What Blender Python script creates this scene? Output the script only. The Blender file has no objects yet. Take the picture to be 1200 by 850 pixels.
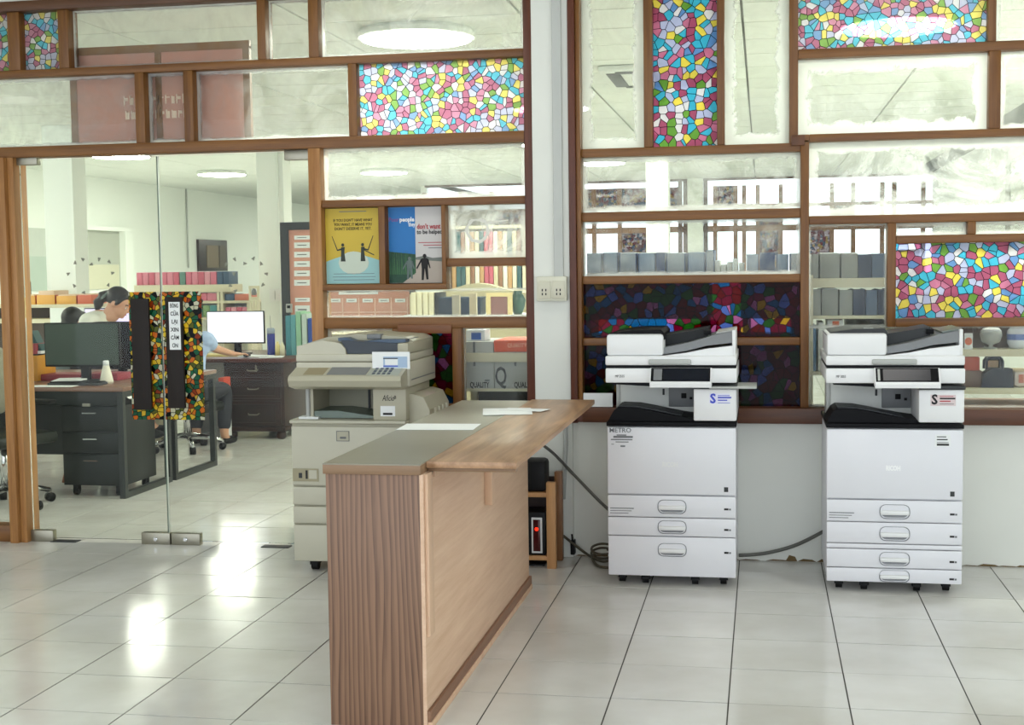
import bpy, bmesh, math, random
import numpy as np
from mathutils import Vector, Matrix
random.seed(7)
SC = bpy.context.scene
COL = SC.collection
PI = math.pi
# ------------------------------------------------------------------ camera
FPX = 1581.4
CAM = Vector((0.914, -6.531, 1.481))
yaw, pitch, roll = math.radians(-10.542), math.radians(4.023), math.radians(-0.772)
_d = Vector((math.sin(yaw)*math.cos(pitch), math.cos(yaw)*math.cos(pitch), -math.sin(pitch)))
_r0 = Vector((math.cos(yaw), -math.sin(yaw), 0)); _u0 = _r0.cross(_d)
_r = _r0*math.cos(roll) + _u0*math.sin(roll); _u = _u0*math.cos(roll) - _r0*math.sin(roll)
cam_data = bpy.data.cameras.new('camera'); cam = bpy.data.objects.new('camera', cam_data); COL.objects.link(cam)
cam.matrix_world = Matrix(((_r.x, _u.x, -_d.x, CAM.x), (_r.y, _u.y, -_d.y, CAM.y), (_r.z, _u.z, -_d.z, CAM.z), (0, 0, 0, 1)))
cam_data.sensor_width = 36; cam_data.lens = FPX/1200*36; cam_data.clip_end = 200; cam_data.clip_start = .05
SC.camera = cam
# ------------------------------------------------------------------ world, light, exposure
w = bpy.data.worlds.new('World'); SC.world = w; w.use_nodes = True
bg = w.node_tree.nodes['Background']; bg.inputs[0].default_value = (0.86, 0.93, 1.0, 1); bg.inputs[1].default_value = 2.75
SC.view_settings.view_transform = 'Standard'; SC.view_settings.look = 'None'
SC.view_settings.exposure = 0.0; SC.view_settings.gamma = 1; SC.view_settings.use_curve_mapping = False
SC.cycles.transparent_max_bounces = 24; SC.cycles.max_bounces = 10; SC.cycles.diffuse_bounces = 5
LAMP_OFFICE = 55.0        # emission of the round office ceiling lamps
FILL_FRONT = 9.0         # emission of the added, unseen lamps of the front room

# ------------------------------------------------------------------ measuring helpers: a photo pixel on a plane of known depth / height
def _ray(x, y): return _d + _r*((x-600)/FPX) - _u*((y-425)/FPX)
def W(x, y, Y):
    v = _ray(x, y); return CAM + v*((Y-CAM.y)/v.y)
def WX(x, y, Y): return W(x, y, Y).x
def WZ(x, y, Y): return W(x, y, Y).z
def WF(x, y, z=0.0):
    v = _ray(x, y); return CAM + v*((z-CAM.z)/v.z)
# ------------------------------------------------------------------ materials
def lin(c):
    return tuple((v/255/12.92 if v/255 <= .04045 else ((v/255+.055)/1.055)**2.4) for v in c) + (1,)
MATS = {}
def _new(name):
    m = bpy.data.materials.new(name); m.use_nodes = True
    nt = m.node_tree; nt.nodes.clear(); out = nt.nodes.new('ShaderNodeOutputMaterial')
    return m, nt, out
def N(nt, t, **kw):
    n = nt.nodes.new(t)
    for k, v in kw.items():
        if k.startswith('i_'): n.inputs[k[2:].replace('_', ' ')].default_value = v
        else: setattr(n, k, v)
    return n
def mat(name, c, rough=.5, metal=0, var=.06, scale=8, bump=0, emit=0, spec=.5, coat=0):
    if name in MATS: return MATS[name]
    m, nt, out = _new(name); L = nt.links.new
    b = N(nt, 'ShaderNodeBsdfPrincipled'); b.inputs['Roughness'].default_value = rough; b.inputs['Metallic'].default_value = metal
    b.inputs['Specular IOR Level'].default_value = spec; b.inputs['Coat Weight'].default_value = coat
    tc = N(nt, 'ShaderNodeTexCoord'); nz = N(nt, 'ShaderNodeTexNoise'); nz.inputs['Scale'].default_value = scale; nz.inputs['Detail'].default_value = 4
    L(tc.outputs['Object'], nz.inputs['Vector'])
    mx = N(nt, 'ShaderNodeMix', data_type='RGBA'); cl = lin(c)
    mx.inputs[6].default_value = tuple(v*(1-var) for v in cl[:3])+(1,); mx.inputs[7].default_value = tuple(min(1, v*(1+var)) for v in cl[:3])+(1,)
    L(nz.outputs['Fac'], mx.inputs[0]); L(mx.outputs[2], b.inputs['Base Color'])
    if bump:
        bp = N(nt, 'ShaderNodeBump'); bp.inputs['Strength'].default_value = bump; bp.inputs['Distance'].default_value = .01
        L(nz.outputs['Fac'], bp.inputs['Height']); L(bp.outputs[0], b.inputs['Normal'])
    if emit:
        b.inputs['Emission Strength'].default_value = emit; b.inputs['Emission Color'].default_value = cl
    L(b.outputs[0], out.inputs[0]); MATS[name] = m; return m
def wood(name, c1, c2, axis='z', rough=.45, gs=1.0, cath=0.0, c3=None):
    """grain running along axis; cath adds broad cathedral bands"""
    m, nt, out = _new(name); L = nt.links.new
    b = N(nt, 'ShaderNodeBsdfPrincipled'); b.inputs['Roughness'].default_value = rough
    tc = N(nt, 'ShaderNodeTexCoord'); mp = N(nt, 'ShaderNodeMapping'); L(tc.outputs['Object'], mp.inputs['Vector'])
    s = {'x': (1.2, 22, 22), 'y': (22, 1.2, 22), 'z': (22, 22, 1.2)}[axis]
    mp.inputs['Scale'].default_value = tuple(v*gs for v in s)
    nz = N(nt, 'ShaderNodeTexNoise'); nz.inputs['Scale'].default_value = 1.0; nz.inputs['Detail'].default_value = 8; nz.inputs['Roughness'].default_value = .72
    L(mp.outputs[0], nz.inputs['Vector'])
    fac = nz.outputs['Fac']
    if cath:
        mp2 = N(nt, 'ShaderNodeMapping'); L(tc.outputs['Object'], mp2.inputs['Vector'])
        s2 = {'x': (.9, 5, 5), 'y': (5, .9, 5), 'z': (5, 5, .9)}[axis]; mp2.inputs['Scale'].default_value = s2
        n2 = N(nt, 'ShaderNodeTexNoise'); n2.inputs['Scale'].default_value = .9; n2.inputs['Detail'].default_value = 1.5
        L(mp2.outputs[0], n2.inputs['Vector'])
        mu = N(nt, 'ShaderNodeMath', operation='MULTIPLY'); mu.inputs[1].default_value = 17; L(n2.outputs['Fac'], mu.inputs[0])
        sn = N(nt, 'ShaderNodeMath', operation='PINGPONG'); sn.inputs[1].default_value = 1; L(mu.outputs[0], sn.inputs[0])
        m2 = N(nt, 'ShaderNodeMix'); m2.inputs[0].default_value = cath; L(nz.outputs['Fac'], m2.inputs[2]); L(sn.outputs[0], m2.inputs[3])
        fac = m2.outputs[0]
    cr = N(nt, 'ShaderNodeValToRGB'); cr.color_ramp.elements[0].position = .3; cr.color_ramp.elements[1].position = .72
    cr.color_ramp.elements[0].color = lin(c1); cr.color_ramp.elements[1].color = lin(c2)
    L(fac, cr.inputs[0]); L(cr.outputs[0], b.inputs['Base Color'])
    bp = N(nt, 'ShaderNodeBump'); bp.inputs['Strength'].default_value = .12; bp.inputs['Distance'].default_value = .004
    L(nz.outputs['Fac'], bp.inputs['Height']); L(bp.outputs[0], b.inputs['Normal'])
    L(b.outputs[0], out.inputs[0]); MATS[name] = m; return m
def veneer(name, c1, c2):
    """flat sawn veneer: vertical growth-ring lines that bend into cathedral arches"""
    m, nt, out = _new(name); L = nt.links.new
    b = N(nt, 'ShaderNodeBsdfPrincipled'); b.inputs['Roughness'].default_value = .45
    tc = N(nt, 'ShaderNodeTexCoord'); mp = N(nt, 'ShaderNodeMapping'); mp.inputs['Scale'].default_value = (1, 1, .11); L(tc.outputs['Object'], mp.inputs['Vector'])
    wv = N(nt, 'ShaderNodeTexWave'); wv.bands_direction = 'X'; wv.wave_profile = 'SAW'
    for k, v in (('Scale', 16), ('Distortion', 17), ('Detail', 2), ('Detail Scale', .42), ('Detail Roughness', .45)): wv.inputs[k].default_value = v
    L(mp.outputs[0], wv.inputs['Vector'])
    mp2 = N(nt, 'ShaderNodeMapping'); mp2.inputs['Scale'].default_value = (150, 150, 5); L(tc.outputs['Object'], mp2.inputs['Vector'])
    nz = N(nt, 'ShaderNodeTexNoise'); nz.inputs['Scale'].default_value = 1; nz.inputs['Detail'].default_value = 3; L(mp2.outputs[0], nz.inputs['Vector'])
    mx = N(nt, 'ShaderNodeMix'); mx.inputs[0].default_value = .5; L(wv.outputs['Fac'], mx.inputs[2]); L(nz.outputs['Fac'], mx.inputs[3])
    cr = N(nt, 'ShaderNodeValToRGB'); cr.color_ramp.elements[0].position = .12; cr.color_ramp.elements[1].position = .62
    cr.color_ramp.elements[0].color = lin(c1); cr.color_ramp.elements[1].color = lin(c2); L(mx.outputs[0], cr.inputs[0]); L(cr.outputs[0], b.inputs['Base Color'])
    bp = N(nt, 'ShaderNodeBump'); bp.inputs['Strength'].default_value = .08; bp.inputs['Distance'].default_value = .003; L(mx.outputs[0], bp.inputs['Height']); L(bp.outputs[0], b.inputs['Normal'])
    L(b.outputs[0], out.inputs[0]); MATS[name] = m; return m
def emat(name, c, s):
    m, nt, out = _new(name); e = N(nt, 'ShaderNodeEmission'); e.inputs[0].default_value = lin(c); e.inputs[1].default_value = s
    tc = N(nt, 'ShaderNodeTexCoord'); nt.links.new(e.outputs[0], out.inputs[0]); MATS[name] = m; return m
def glass(name, smear=1.0, tint=(.96, .985, .97), haze=0.03):
    """thin pane: clear glass with fresnel reflection, and dried white paint and cleaning smears towards its edges"""
    m, nt, out = _new(name); L = nt.links.new
    tr = N(nt, 'ShaderNodeBsdfTransparent'); tr.inputs[0].default_value = tint+(1,)
    gl = N(nt, 'ShaderNodeBsdfGlossy'); gl.inputs['Roughness'].default_value = .02
    fr = N(nt, 'ShaderNodeFresnel'); fr.inputs[0].default_value = 1.2
    mx = N(nt, 'ShaderNodeMixShader'); L(fr.outputs[0], mx.inputs[0]); L(tr.outputs[0], mx.inputs[1]); L(gl.outputs[0], mx.inputs[2])
    last = mx
    if smear:
        tc = N(nt, 'ShaderNodeTexCoord'); sp = N(nt, 'ShaderNodeSeparateXYZ'); L(tc.outputs['Object'], sp.inputs[0])
        ds = []
        for k, an in (('X', 'half_width'), ('Z', 'half_height')):
            ab = N(nt, 'ShaderNodeMath', operation='ABSOLUTE'); L(sp.outputs[k], ab.inputs[0])
            at = N(nt, 'ShaderNodeAttribute', attribute_type='OBJECT', attribute_name=an)
            sb = N(nt, 'ShaderNodeMath', operation='SUBTRACT'); L(at.outputs['Fac'], sb.inputs[0]); L(ab.outputs[0], sb.inputs[1]); ds.append(sb)
        mn = N(nt, 'ShaderNodeMath', operation='MINIMUM'); L(ds[0].outputs[0], mn.inputs[0]); L(ds[1].outputs[0], mn.inputs[1])
        nz = N(nt, 'ShaderNodeTexNoise'); nz.inputs['Scale'].default_value = 9; nz.inputs['Detail'].default_value = 6; nz.inputs['Roughness'].default_value = .7; nz.inputs['Distortion'].default_value = .8
        oi = N(nt, 'ShaderNodeObjectInfo'); ad = N(nt, 'ShaderNodeVectorMath', operation='ADD')
        cb = N(nt, 'ShaderNodeCombineXYZ'); rs = N(nt, 'ShaderNodeMath', operation='MULTIPLY'); rs.inputs[1].default_value = 40
        L(oi.outputs['Random'], rs.inputs[0]); L(rs.outputs[0], cb.inputs[1]); L(tc.outputs['Object'], ad.inputs[0]); L(cb.outputs[0], ad.inputs[1]); L(ad.outputs[0], nz.inputs['Vector'])
        # mask = smooth(1 - d/(w*noise))
        sm = N(nt, 'ShaderNodeAttribute', attribute_type='OBJECT', attribute_name='smear')
        wd = N(nt, 'ShaderNodeMath', operation='MULTIPLY'); L(nz.outputs['Fac'], wd.inputs[0]); L(sm.outputs['Fac'], wd.inputs[1])
        wd2 = N(nt, 'ShaderNodeMath', operation='MULTIPLY'); wd2.inputs[1].default_value = .045; L(wd.outputs[0], wd2.inputs[0])
        mr = N(nt, 'ShaderNodeMapRange'); mr.interpolation_type = 'SMOOTHSTEP'; mr.inputs['From Min'].default_value = -.012; mr.inputs['From Max'].default_value = .012
        sb = N(nt, 'ShaderNodeMath', operation='SUBTRACT'); L(wd2.outputs[0], sb.inputs[0]); L(mn.outputs[0], sb.inputs[1]); L(sb.outputs[0], mr.inputs[0])
        e = N(nt, 'ShaderNodeMath', operation='MULTIPLY'); e.inputs[1].default_value = .55; L(mr.outputs[0], e.inputs[0])
        hz = N(nt, 'ShaderNodeAttribute', attribute_type='OBJECT', attribute_name='haze')
        n2 = N(nt, 'ShaderNodeTexNoise'); n2.inputs['Scale'].default_value = 3.5; n2.inputs['Detail'].default_value = 7; n2.inputs['Roughness'].default_value = .72; n2.inputs['Distortion'].default_value = 1.6
        L(ad.outputs[0], n2.inputs['Vector'])
        r2 = N(nt, 'ShaderNodeMapRange'); r2.inputs['From Min'].default_value = .38; r2.inputs['From Max'].default_value = .72; L(n2.outputs['Fac'], r2.inputs[0])
        hm = N(nt, 'ShaderNodeMath', operation='MULTIPLY'); L(hz.outputs['Fac'], hm.inputs[0]); L(r2.outputs[0], hm.inputs[1])
        mxx = N(nt, 'ShaderNodeMath', operation='MAXIMUM'); L(e.outputs[0], mxx.inputs[0]); L(hm.outputs[0], mxx.inputs[1])
        di = N(nt, 'ShaderNodeBsdfDiffuse'); di.inputs[0].default_value = (.86, .88, .86, 1)
        tl = N(nt, 'ShaderNodeBsdfTranslucent'); tl.inputs[0].default_value = (.9, .92, .9, 1)
        m1 = N(nt, 'ShaderNodeMixShader'); m1.inputs[0].default_value = .6; L(di.outputs[0], m1.inputs[1]); L(tl.outputs[0], m1.inputs[2])
        m2 = N(nt, 'ShaderNodeMixShader'); L(mxx.outputs[0], m2.inputs[0]); L(mx.outputs[0], m2.inputs[1]); L(m1.outputs[0], m2.inputs[2])
        last = m2
    L(last.outputs[0], out.inputs[0]); MATS[name] = m; return m
def film(name, scale, cols, opaque=.3, line=.035, dens=1.0, front=.25):
    """printed stained-glass window film on a pane"""
    m, nt, out = _new(name); L = nt.links.new
    tc = N(nt, 'ShaderNodeTexCoord'); sp = N(nt, 'ShaderNodeSeparateXYZ'); L(tc.outputs['Object'], sp.inputs[0])
    oi = N(nt, 'ShaderNodeObjectInfo'); rs = N(nt, 'ShaderNodeMath', operation='MULTIPLY_ADD'); rs.inputs[1].default_value = 9; L(oi.outputs['Random'], rs.inputs[0]); L(sp.outputs['X'], rs.inputs[2])
    cb = N(nt, 'ShaderNodeCombineXYZ'); L(rs.outputs[0], cb.inputs[0]); L(sp.outputs['Z'], cb.inputs[1])
    v = N(nt, 'ShaderNodeTexVoronoi', voronoi_dimensions='2D'); v.inputs['Scale'].default_value = scale
    ve = N(nt, 'ShaderNodeTexVoronoi', voronoi_dimensions='2D', feature='DISTANCE_TO_EDGE'); ve.inputs['Scale'].default_value = scale
    L(cb.outputs[0], v.inputs['Vector']); L(cb.outputs[0], ve.inputs['Vector'])
    wn = N(nt, 'ShaderNodeSeparateColor'); L(v.outputs['Color'], wn.inputs[0])
    cr = N(nt, 'ShaderNodeValToRGB'); cr.color_ramp.interpolation = 'CONSTANT'
    n = sum(c[1] for c in cols); acc = 0
    for i, (c, k) in enumerate(cols):
        el = cr.color_ramp.elements[i] if i < 2 else cr.color_ramp.elements.new(acc/n)
        el.position = acc/n; el.color = lin(c); acc += k
    L(wn.outputs[0], cr.inputs[0])
    mr = N(nt, 'ShaderNodeMapRange'); mr.inputs['From Min'].default_value = line*.55; mr.inputs['From Max'].default_value = line; L(ve.outputs['Distance'], mr.inputs[0])
    mc = N(nt, 'ShaderNodeMix', data_type='RGBA'); mc.inputs[6].default_value = (.02, .02, .035, 1); L(mr.outputs[0], mc.inputs[0]); L(cr.outputs[0], mc.inputs[7])
    dk = N(nt, 'ShaderNodeMix', data_type='RGBA', blend_type='MULTIPLY'); dk.inputs[0].default_value = 1; dk.inputs[7].default_value = (dens, dens, dens, 1); L(mc.outputs[2], dk.inputs[6])
    tr = N(nt, 'ShaderNodeBsdfTransparent'); L(dk.outputs[2], tr.inputs[0])
    tl = N(nt, 'ShaderNodeBsdfTranslucent'); L(dk.outputs[2], tl.inputs[0])
    dd = N(nt, 'ShaderNodeBsdfDiffuse'); L(dk.outputs[2], dd.inputs[0]); md = N(nt, 'ShaderNodeMixShader'); md.inputs[0].default_value = front; L(tl.outputs[0], md.inputs[1]); L(dd.outputs[0], md.inputs[2])
    m1 = N(nt, 'ShaderNodeMixShader'); m1.inputs[0].default_value = opaque; L(tr.outputs[0], m1.inputs[1]); L(md.outputs[0], m1.inputs[2])
    gl = N(nt, 'ShaderNodeBsdfGlossy'); gl.inputs['Roughness'].default_value = .03
    fr = N(nt, 'ShaderNodeFresnel'); fr.inputs[0].default_value = 1.18
    m2 = N(nt, 'ShaderNodeMixShader'); L(fr.outputs[0], m2.inputs[0]); L(m1.outputs[0], m2.inputs[1]); L(gl.outputs[0], m2.inputs[2])
    L(m2.outputs[0], out.inputs[0]); MATS[name] = m; return m

FILMC = [((90, 205, 235), 20), ((196, 112, 150), 20), ((208, 214, 245), 13), ((245, 232, 120), 11), ((140, 190, 90), 8), ((240, 240, 248), 10), ((220, 150, 185), 10), ((130, 175, 228), 8)]
def pale(c, k): return [(tuple(v*(1-k)+255*k for v in q), n) for q, n in c]
M_film = film('stained_film', 27, pale(FILMC, .18), .42, .05, 1.0)
M_film3 = film('stained_film_large', 28, pale(FILMC, .28), .32, .05, 1.0, .1)  # whiter colours imitate light coming from behind the pane
M_film2 = film('stained_film_fine', 31, pale(FILMC, .45), .72, .05, 1.0, .1)  # white mixed into the colours to imitate lamp glow washing them out
M_filmd = film('stained_film_round', 25, [((70, 150, 200), 12), ((170, 50, 110), 24), ((150, 170, 235), 9), ((230, 200, 90), 7), ((90, 150, 80), 14), ((220, 160, 210), 7), ((160, 36, 44), 22)], .09, .05, 1.0, .3)
M_pebble = film('pebble_film', 40, [((255, 232, 96), 26), ((60, 150, 115), 14), ((240, 160, 70), 12), ((34, 44, 34), 12), ((245, 245, 230), 12), ((140, 150, 70), 12), ((190, 100, 50), 10)], .55, .09, 1.0, .3)
M_glass = glass('smeared_glass')
M_clear = glass('door_glass', 0, (.965, .985, .965))
M_frame = wood('honey_brown_wood_h', (90, 51, 13), (138, 90, 34), 'x')
M_framev = wood('honey_brown_wood_v', (90, 51, 13), (138, 90, 34), 'z')
M_jamb = wood('light_jamb_wood', (140, 92, 46), (190, 138, 82), 'z')
M_stile = wood('dark_red_wood', (66, 28, 14), (104, 50, 24), 'z')
M_ply = wood('raw_plywood', (204, 166, 136), (226, 194, 166), 'y', .6, 1.3, .07)
M_batten = wood('pale_batten', (206, 168, 138), (222, 188, 158), 'z', .6)
M_veneer = veneer('brown_veneer', (76, 52, 40), (138, 104, 81))
M_top = wood('counter_board', (140, 104, 74), (192, 152, 116), 'y', .35, 1.4, .18)
M_lam = mat('grey_laminate', (140, 134, 118), .3, var=.12, scale=5)
M_lamedge = wood('laminate_edge', (120, 92, 66), (150, 118, 88), 'x', .45)
M_skirt = wood('brown_skirting', (120, 84, 62), (146, 108, 82), 'y', .5)
M_pine = wood('pine_post', (168, 118, 72), (206, 156, 104), 'z', .55)
M_darkw = wood('dark_walnut', (26, 14, 10), (46, 26, 18), 'x', .4)
M_wallp = mat('white_plaster', (226, 227, 220), .8, var=.05, scale=3, bump=.05)
M_wallo = mat('office_paint', (238, 242, 236), .7, var=.02, scale=2)
M_ceil = mat('ceiling_panel', (226, 230, 224), .8, var=.03, scale=4)
M_grid = mat('ceiling_grid', (120, 122, 118), .6)
M_white = mat('printer_white', (227, 227, 232), .38, var=.015)
M_white2 = mat('printer_cover_white', (232, 232, 232), .35, var=.015)
M_gray = mat('printer_grey', (122, 124, 126), .4)
M_lgray = mat('printer_light_grey', (176, 178, 174), .4)
M_black = mat('printer_black', (11, 11, 15), .55, spec=.16)
M_rubber = mat('black_rubber', (14, 14, 16), .55, spec=.25)
M_screen = mat('dark_screen', (14, 18, 30), .2, spec=.3)
M_dgray = mat('dark_grey_plastic', (54, 56, 58), .5, spec=.3)
M_beige = mat('copier_beige', (178, 173, 152), .45, var=.03)
M_beige2 = mat('copier_pale', (194, 190, 172), .45, var=.03)
M_navy = mat('navy_tray', (40, 54, 76), .35)
M_paper = mat('paper_white', (236, 238, 238), .7, var=.01)
M_ink = mat('ink_black', (28, 26, 28), .7)
M_inkblue = mat('ink_blue', (62, 76, 196), .6)
M_inkred = mat('ink_red', (176, 64, 70), .6)
M_inkgray = mat('ink_grey', (110, 112, 116), .7)
M_steel = mat('brushed_steel', (150, 146, 132), .35, metal=.9)
M_chrome = mat('chrome', (200, 200, 200), .12, metal=1)
M_blackm = mat('black_metal', (28, 34, 32), .45)
M_blackd = mat('black_desk_panel', (20, 26, 22), .45, var=.1, spec=.3)
M_desktop = wood('desk_top_brown', (104, 72, 56), (140, 104, 84), 'x', .3)
M_cream = mat('cream_board', (214, 206, 178), .55, var=.04)
M_skin = mat('skin', (214, 162, 132), .5, var=.04, scale=20)
M_hair = mat('black_hair', (22, 18, 18), .42, var=.3, scale=60)
M_lamp = emat('lamp_glow_office', (253, 255, 240), LAMP_OFFICE)
M_fillf = emat('lamp_glow_front', (255, 252, 245), FILL_FRONT)
M_mon = emat('monitor_glow', (245, 246, 255), 1.6)
M_mon2 = emat('monitor_glow_lilac', (232, 222, 250), 1.25)
M_red = emat('red_indicator', (255, 40, 20), 3)

def floor_mat():
    m, nt, out = _new('glazed_floor_tile'); L = nt.links.new
    b = N(nt, 'ShaderNodeBsdfPrincipled'); b.inputs['Roughness'].default_value = .13; b.inputs['Specular IOR Level'].default_value = .55
    tc = N(nt, 'ShaderNodeTexCoord'); oi = N(nt, 'ShaderNodeObjectInfo')
    g = N(nt, 'ShaderNodeNewGeometry')
    n1 = N(nt, 'ShaderNodeTexNoise'); n1.inputs['Scale'].default_value = 2.2; n1.inputs['Detail'].default_value = 5; L(g.outputs['Position'], n1.inputs['Vector'])
    cr = N(nt, 'ShaderNodeValToRGB'); cr.color_ramp.elements[0].position = .3; cr.color_ramp.elements[1].position = .75
    cr.color_ramp.elements[0].color = lin((208, 205, 198)); cr.color_ramp.elements[1].color = lin((230, 229, 226)); L(n1.outputs['Fac'], cr.inputs[0])
    mx = N(nt, 'ShaderNodeMix', data_type='RGBA', blend_type='MULTIPLY'); mx.inputs[0].default_value = 1
    mr = N(nt, 'ShaderNodeMapRange'); mr.inputs['To Min'].default_value = .94; mr.inputs['To Max'].default_value = 1.0; L(oi.outputs['Random'], mr.inputs[0])
    L(cr.outputs[0], mx.inputs[6]); L(mr.outputs[0], mx.inputs[7]); L(mx.outputs[2], b.inputs['Base Color'])
    n2 = N(nt, 'ShaderNodeTexNoise'); n2.inputs['Scale'].default_value = 5; n2.inputs['Detail'].default_value = 2; L(g.outputs['Position'], n2.inputs['Vector'])
    bp = N(nt, 'ShaderNodeBump'); bp.inputs['Strength'].default_value = .06; bp.inputs['Distance'].default_value = .02; L(n2.outputs['Fac'], bp.inputs['Height']); L(bp.outputs[0], b.inputs['Normal'])
    n3 = N(nt, 'ShaderNodeTexNoise'); n3.inputs['Scale'].default_value = 14; n3.inputs['Detail'].default_value = 6; L(g.outputs['Position'], n3.inputs['Vector'])
    r3 = N(nt, 'ShaderNodeMapRange'); r3.inputs['To Min'].default_value = .08; r3.inputs['To Max'].default_value = .22; L(n3.outputs['Fac'], r3.inputs[0]); L(r3.outputs[0], b.inputs['Roughness'])
    L(b.outputs[0], out.inputs[0]); return m
M_tile = floor_mat(); M_grout = mat('dark_grout', (62, 60, 54), .9, var=.25)

# ------------------------------------------------------------------ mesh helpers
ORG = {}
def shift_of(parent):
    return ORG.get(parent.name, Vector((0, 0, 0))) if parent else Vector((0, 0, 0))
class G:
    def __init__(s): s.bm = bmesh.new()
    def box(s, x0, x1, y0, y1, z0, z1, bev=0, seg=2, only=None):
        vs = [s.bm.verts.new(c) for c in ((x0, y0, z0), (x1, y0, z0), (x1, y1, z0), (x0, y1, z0), (x0, y0, z1), (x1, y0, z1), (x1, y1, z1), (x0, y1, z1))]
        fs = [s.bm.faces.new([vs[i] for i in q]) for q in ((0, 3, 2, 1), (4, 5, 6, 7), (0, 1, 5, 4), (1, 2, 6, 5), (2, 3, 7, 6), (3, 0, 4, 7))]
        if bev:
            es = {e for f in fs for e in f.edges}
            if only: es = {e for e in es if abs((e.verts[0].co-e.verts[1].co)['xyz'.index(only)]) > 1e-6}
            bmesh.ops.bevel(s.bm, geom=list(es), offset=bev, segments=seg, affect='EDGES', profile=.5)
        return s
    def prism(s, pts, axis, a, b):
        """polygon pts (2D) extruded along axis from a to b. axis x: pts=(y,z); y: (x,z); z: (x,y)"""
        def P(p, t): return {'x': (t, p[0], p[1]), 'y': (p[0], t, p[1]), 'z': (p[0], p[1], t)}[axis]
        A = [s.bm.verts.new(P(p, a)) for p in pts]; B = [s.bm.verts.new(P(p, b)) for p in pts]
        n = len(pts); s.bm.faces.new(A); s.bm.faces.new(B[::-1])
        for i in range(n): s.bm.faces.new((A[i], B[i], B[(i+1) % n], A[(i+1) % n]))
        return s
    def quadslab(s, p, th):
        """thin slab from 4 points (Vectors), thickened along the normal"""
        p = [Vector(q) for q in p]; n = (p[1]-p[0]).cross(p[3]-p[0]).normalized()*th
        A = [s.bm.verts.new(q) for q in p]; B = [s.bm.verts.new(q-n) for q in p]
        s.bm.faces.new(A); s.bm.faces.new(B[::-1])
        for i in range(4): s.bm.faces.new((A[i], B[i], B[(i+1) % 4], A[(i+1) % 4]))
        return s
    def tube(s, pts, r, seg=10, r1=None, cap=True):
        pts = [Vector(p) for p in pts]; n = len(pts); rings = []
        rs = r if isinstance(r, (list, tuple)) else [r + ((r1 if r1 is not None else r)-r)*i/max(1, n-1) for i in range(n)]
        ref = Vector((0, 0, 1))
        for i, p in enumerate(pts):
            t = (pts[min(i+1, n-1)]-pts[max(i-1, 0)]).normalized()
            if abs(t.dot(ref)) > .95: ref = Vector((1, 0, 0)) if abs(t.x) < .9 else Vector((0, 1, 0))
            a = t.cross(ref).normalized(); b = t.cross(a)
            rings.append([s.bm.verts.new(p+(a*math.cos(2*PI*k/seg)+b*math.sin(2*PI*k/seg))*rs[i]) for k in range(seg)])
        for i in range(n-1):
            for k in range(seg):
                s.bm.faces.new((rings[i][k], rings[i][(k+1) % seg], rings[i+1][(k+1) % seg], rings[i+1][k]))
        if cap: s.bm.faces.new(rings[0][::-1]); s.bm.faces.new(rings[-1])
        return s
    def lathe(s, prof, c=(0, 0, 0), seg=20):
        c = Vector(c); rings = []
        for r, z in prof:
            rings.append([s.bm.verts.new(c+Vector((max(r, 1e-4)*math.cos(2*PI*k/seg), max(r, 1e-4)*math.sin(2*PI*k/seg), z))) for k in range(seg)])
        for i in range(len(prof)-1):
            for k in range(seg):
                s.bm.faces.new((rings[i][k], rings[i][(k+1) % seg], rings[i+1][(k+1) % seg], rings[i+1][k]))
        s.bm.faces.new(rings[0][::-1]); s.bm.faces.new(rings[-1]); return s
    def ball(s, c, r, u=14, v=9):
        r = Vector((r, r, r)) if not hasattr(r, '__len__') else Vector(r)
        res = bmesh.ops.create_uvsphere(s.bm, u_segments=u, v_segments=v, radius=1)
        for q in res['verts']: q.co = Vector(c)+Vector((q.co.x*r.x, q.co.y*r.y, q.co.z*r.z))
        return s
    def build(s, name, m, parent=None, smooth=False, org=None):
        bmesh.ops.recalc_face_normals(s.bm, faces=s.bm.faces)
        sh = Vector(org) if org is not None else shift_of(parent)
        for v in s.bm.verts: v.co -= sh
        me = bpy.data.meshes.new(name); s.bm.to_mesh(me); s.bm.free(); me.materials.append(m)
        if smooth:
            for p in me.polygons: p.use_smooth = True
            if smooth == 2:
                try: me.set_sharp_from_angle(angle=math.radians(35))
                except Exception: pass
        o = bpy.data.objects.new(name, me); COL.objects.link(o)
        if parent: o.parent = parent; ORG[o.name] = sh
        if org is not None and not parent: o.location = sh
        return o
def box(name, m, parent, x0, x1, y0, y1, z0, z1, bev=0, org=None):
    x0, x1 = sorted((x0, x1)); y0, y1 = sorted((y0, y1)); z0, z1 = sorted((z0, z1))
    return G().box(x0, x1, y0, y1, z0, z1, bev).build(name, m, parent, smooth=2 if bev else False, org=org)
def tag(o, label=None, cat=None, group=None, kind=None):
    if label: o['label'] = label
    if cat: o['category'] = cat
    if group: o['group'] = group
    if kind: o['kind'] = kind
    return o
def thing(name, label, cat, loc=(0, 0, 0), group=None):
    o = bpy.data.objects.new(name, None); COL.objects.link(o); o.location = loc; o.empty_display_size = .1
    ORG[o.name] = Vector(loc); return tag(o, label, cat, group)
def struct(o): o['kind'] = 'structure'; return o
def sempty(name, loc=(0, 0, 0)):
    o = bpy.data.objects.new(name, None); COL.objects.link(o); o.location = loc; ORG[o.name] = Vector(loc); return struct(o)
def dup(root, loc, label, rotz=None):
    def cp(o, par):
        c = o.copy(); COL.objects.link(c); c.parent = par
        for ch in list(o.children): cp(ch, c)
        return c
    r = cp(root, None); r.location = loc; r['label'] = label
    if rotz is not None: r.rotation_euler.z = rotz
    return r
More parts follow.
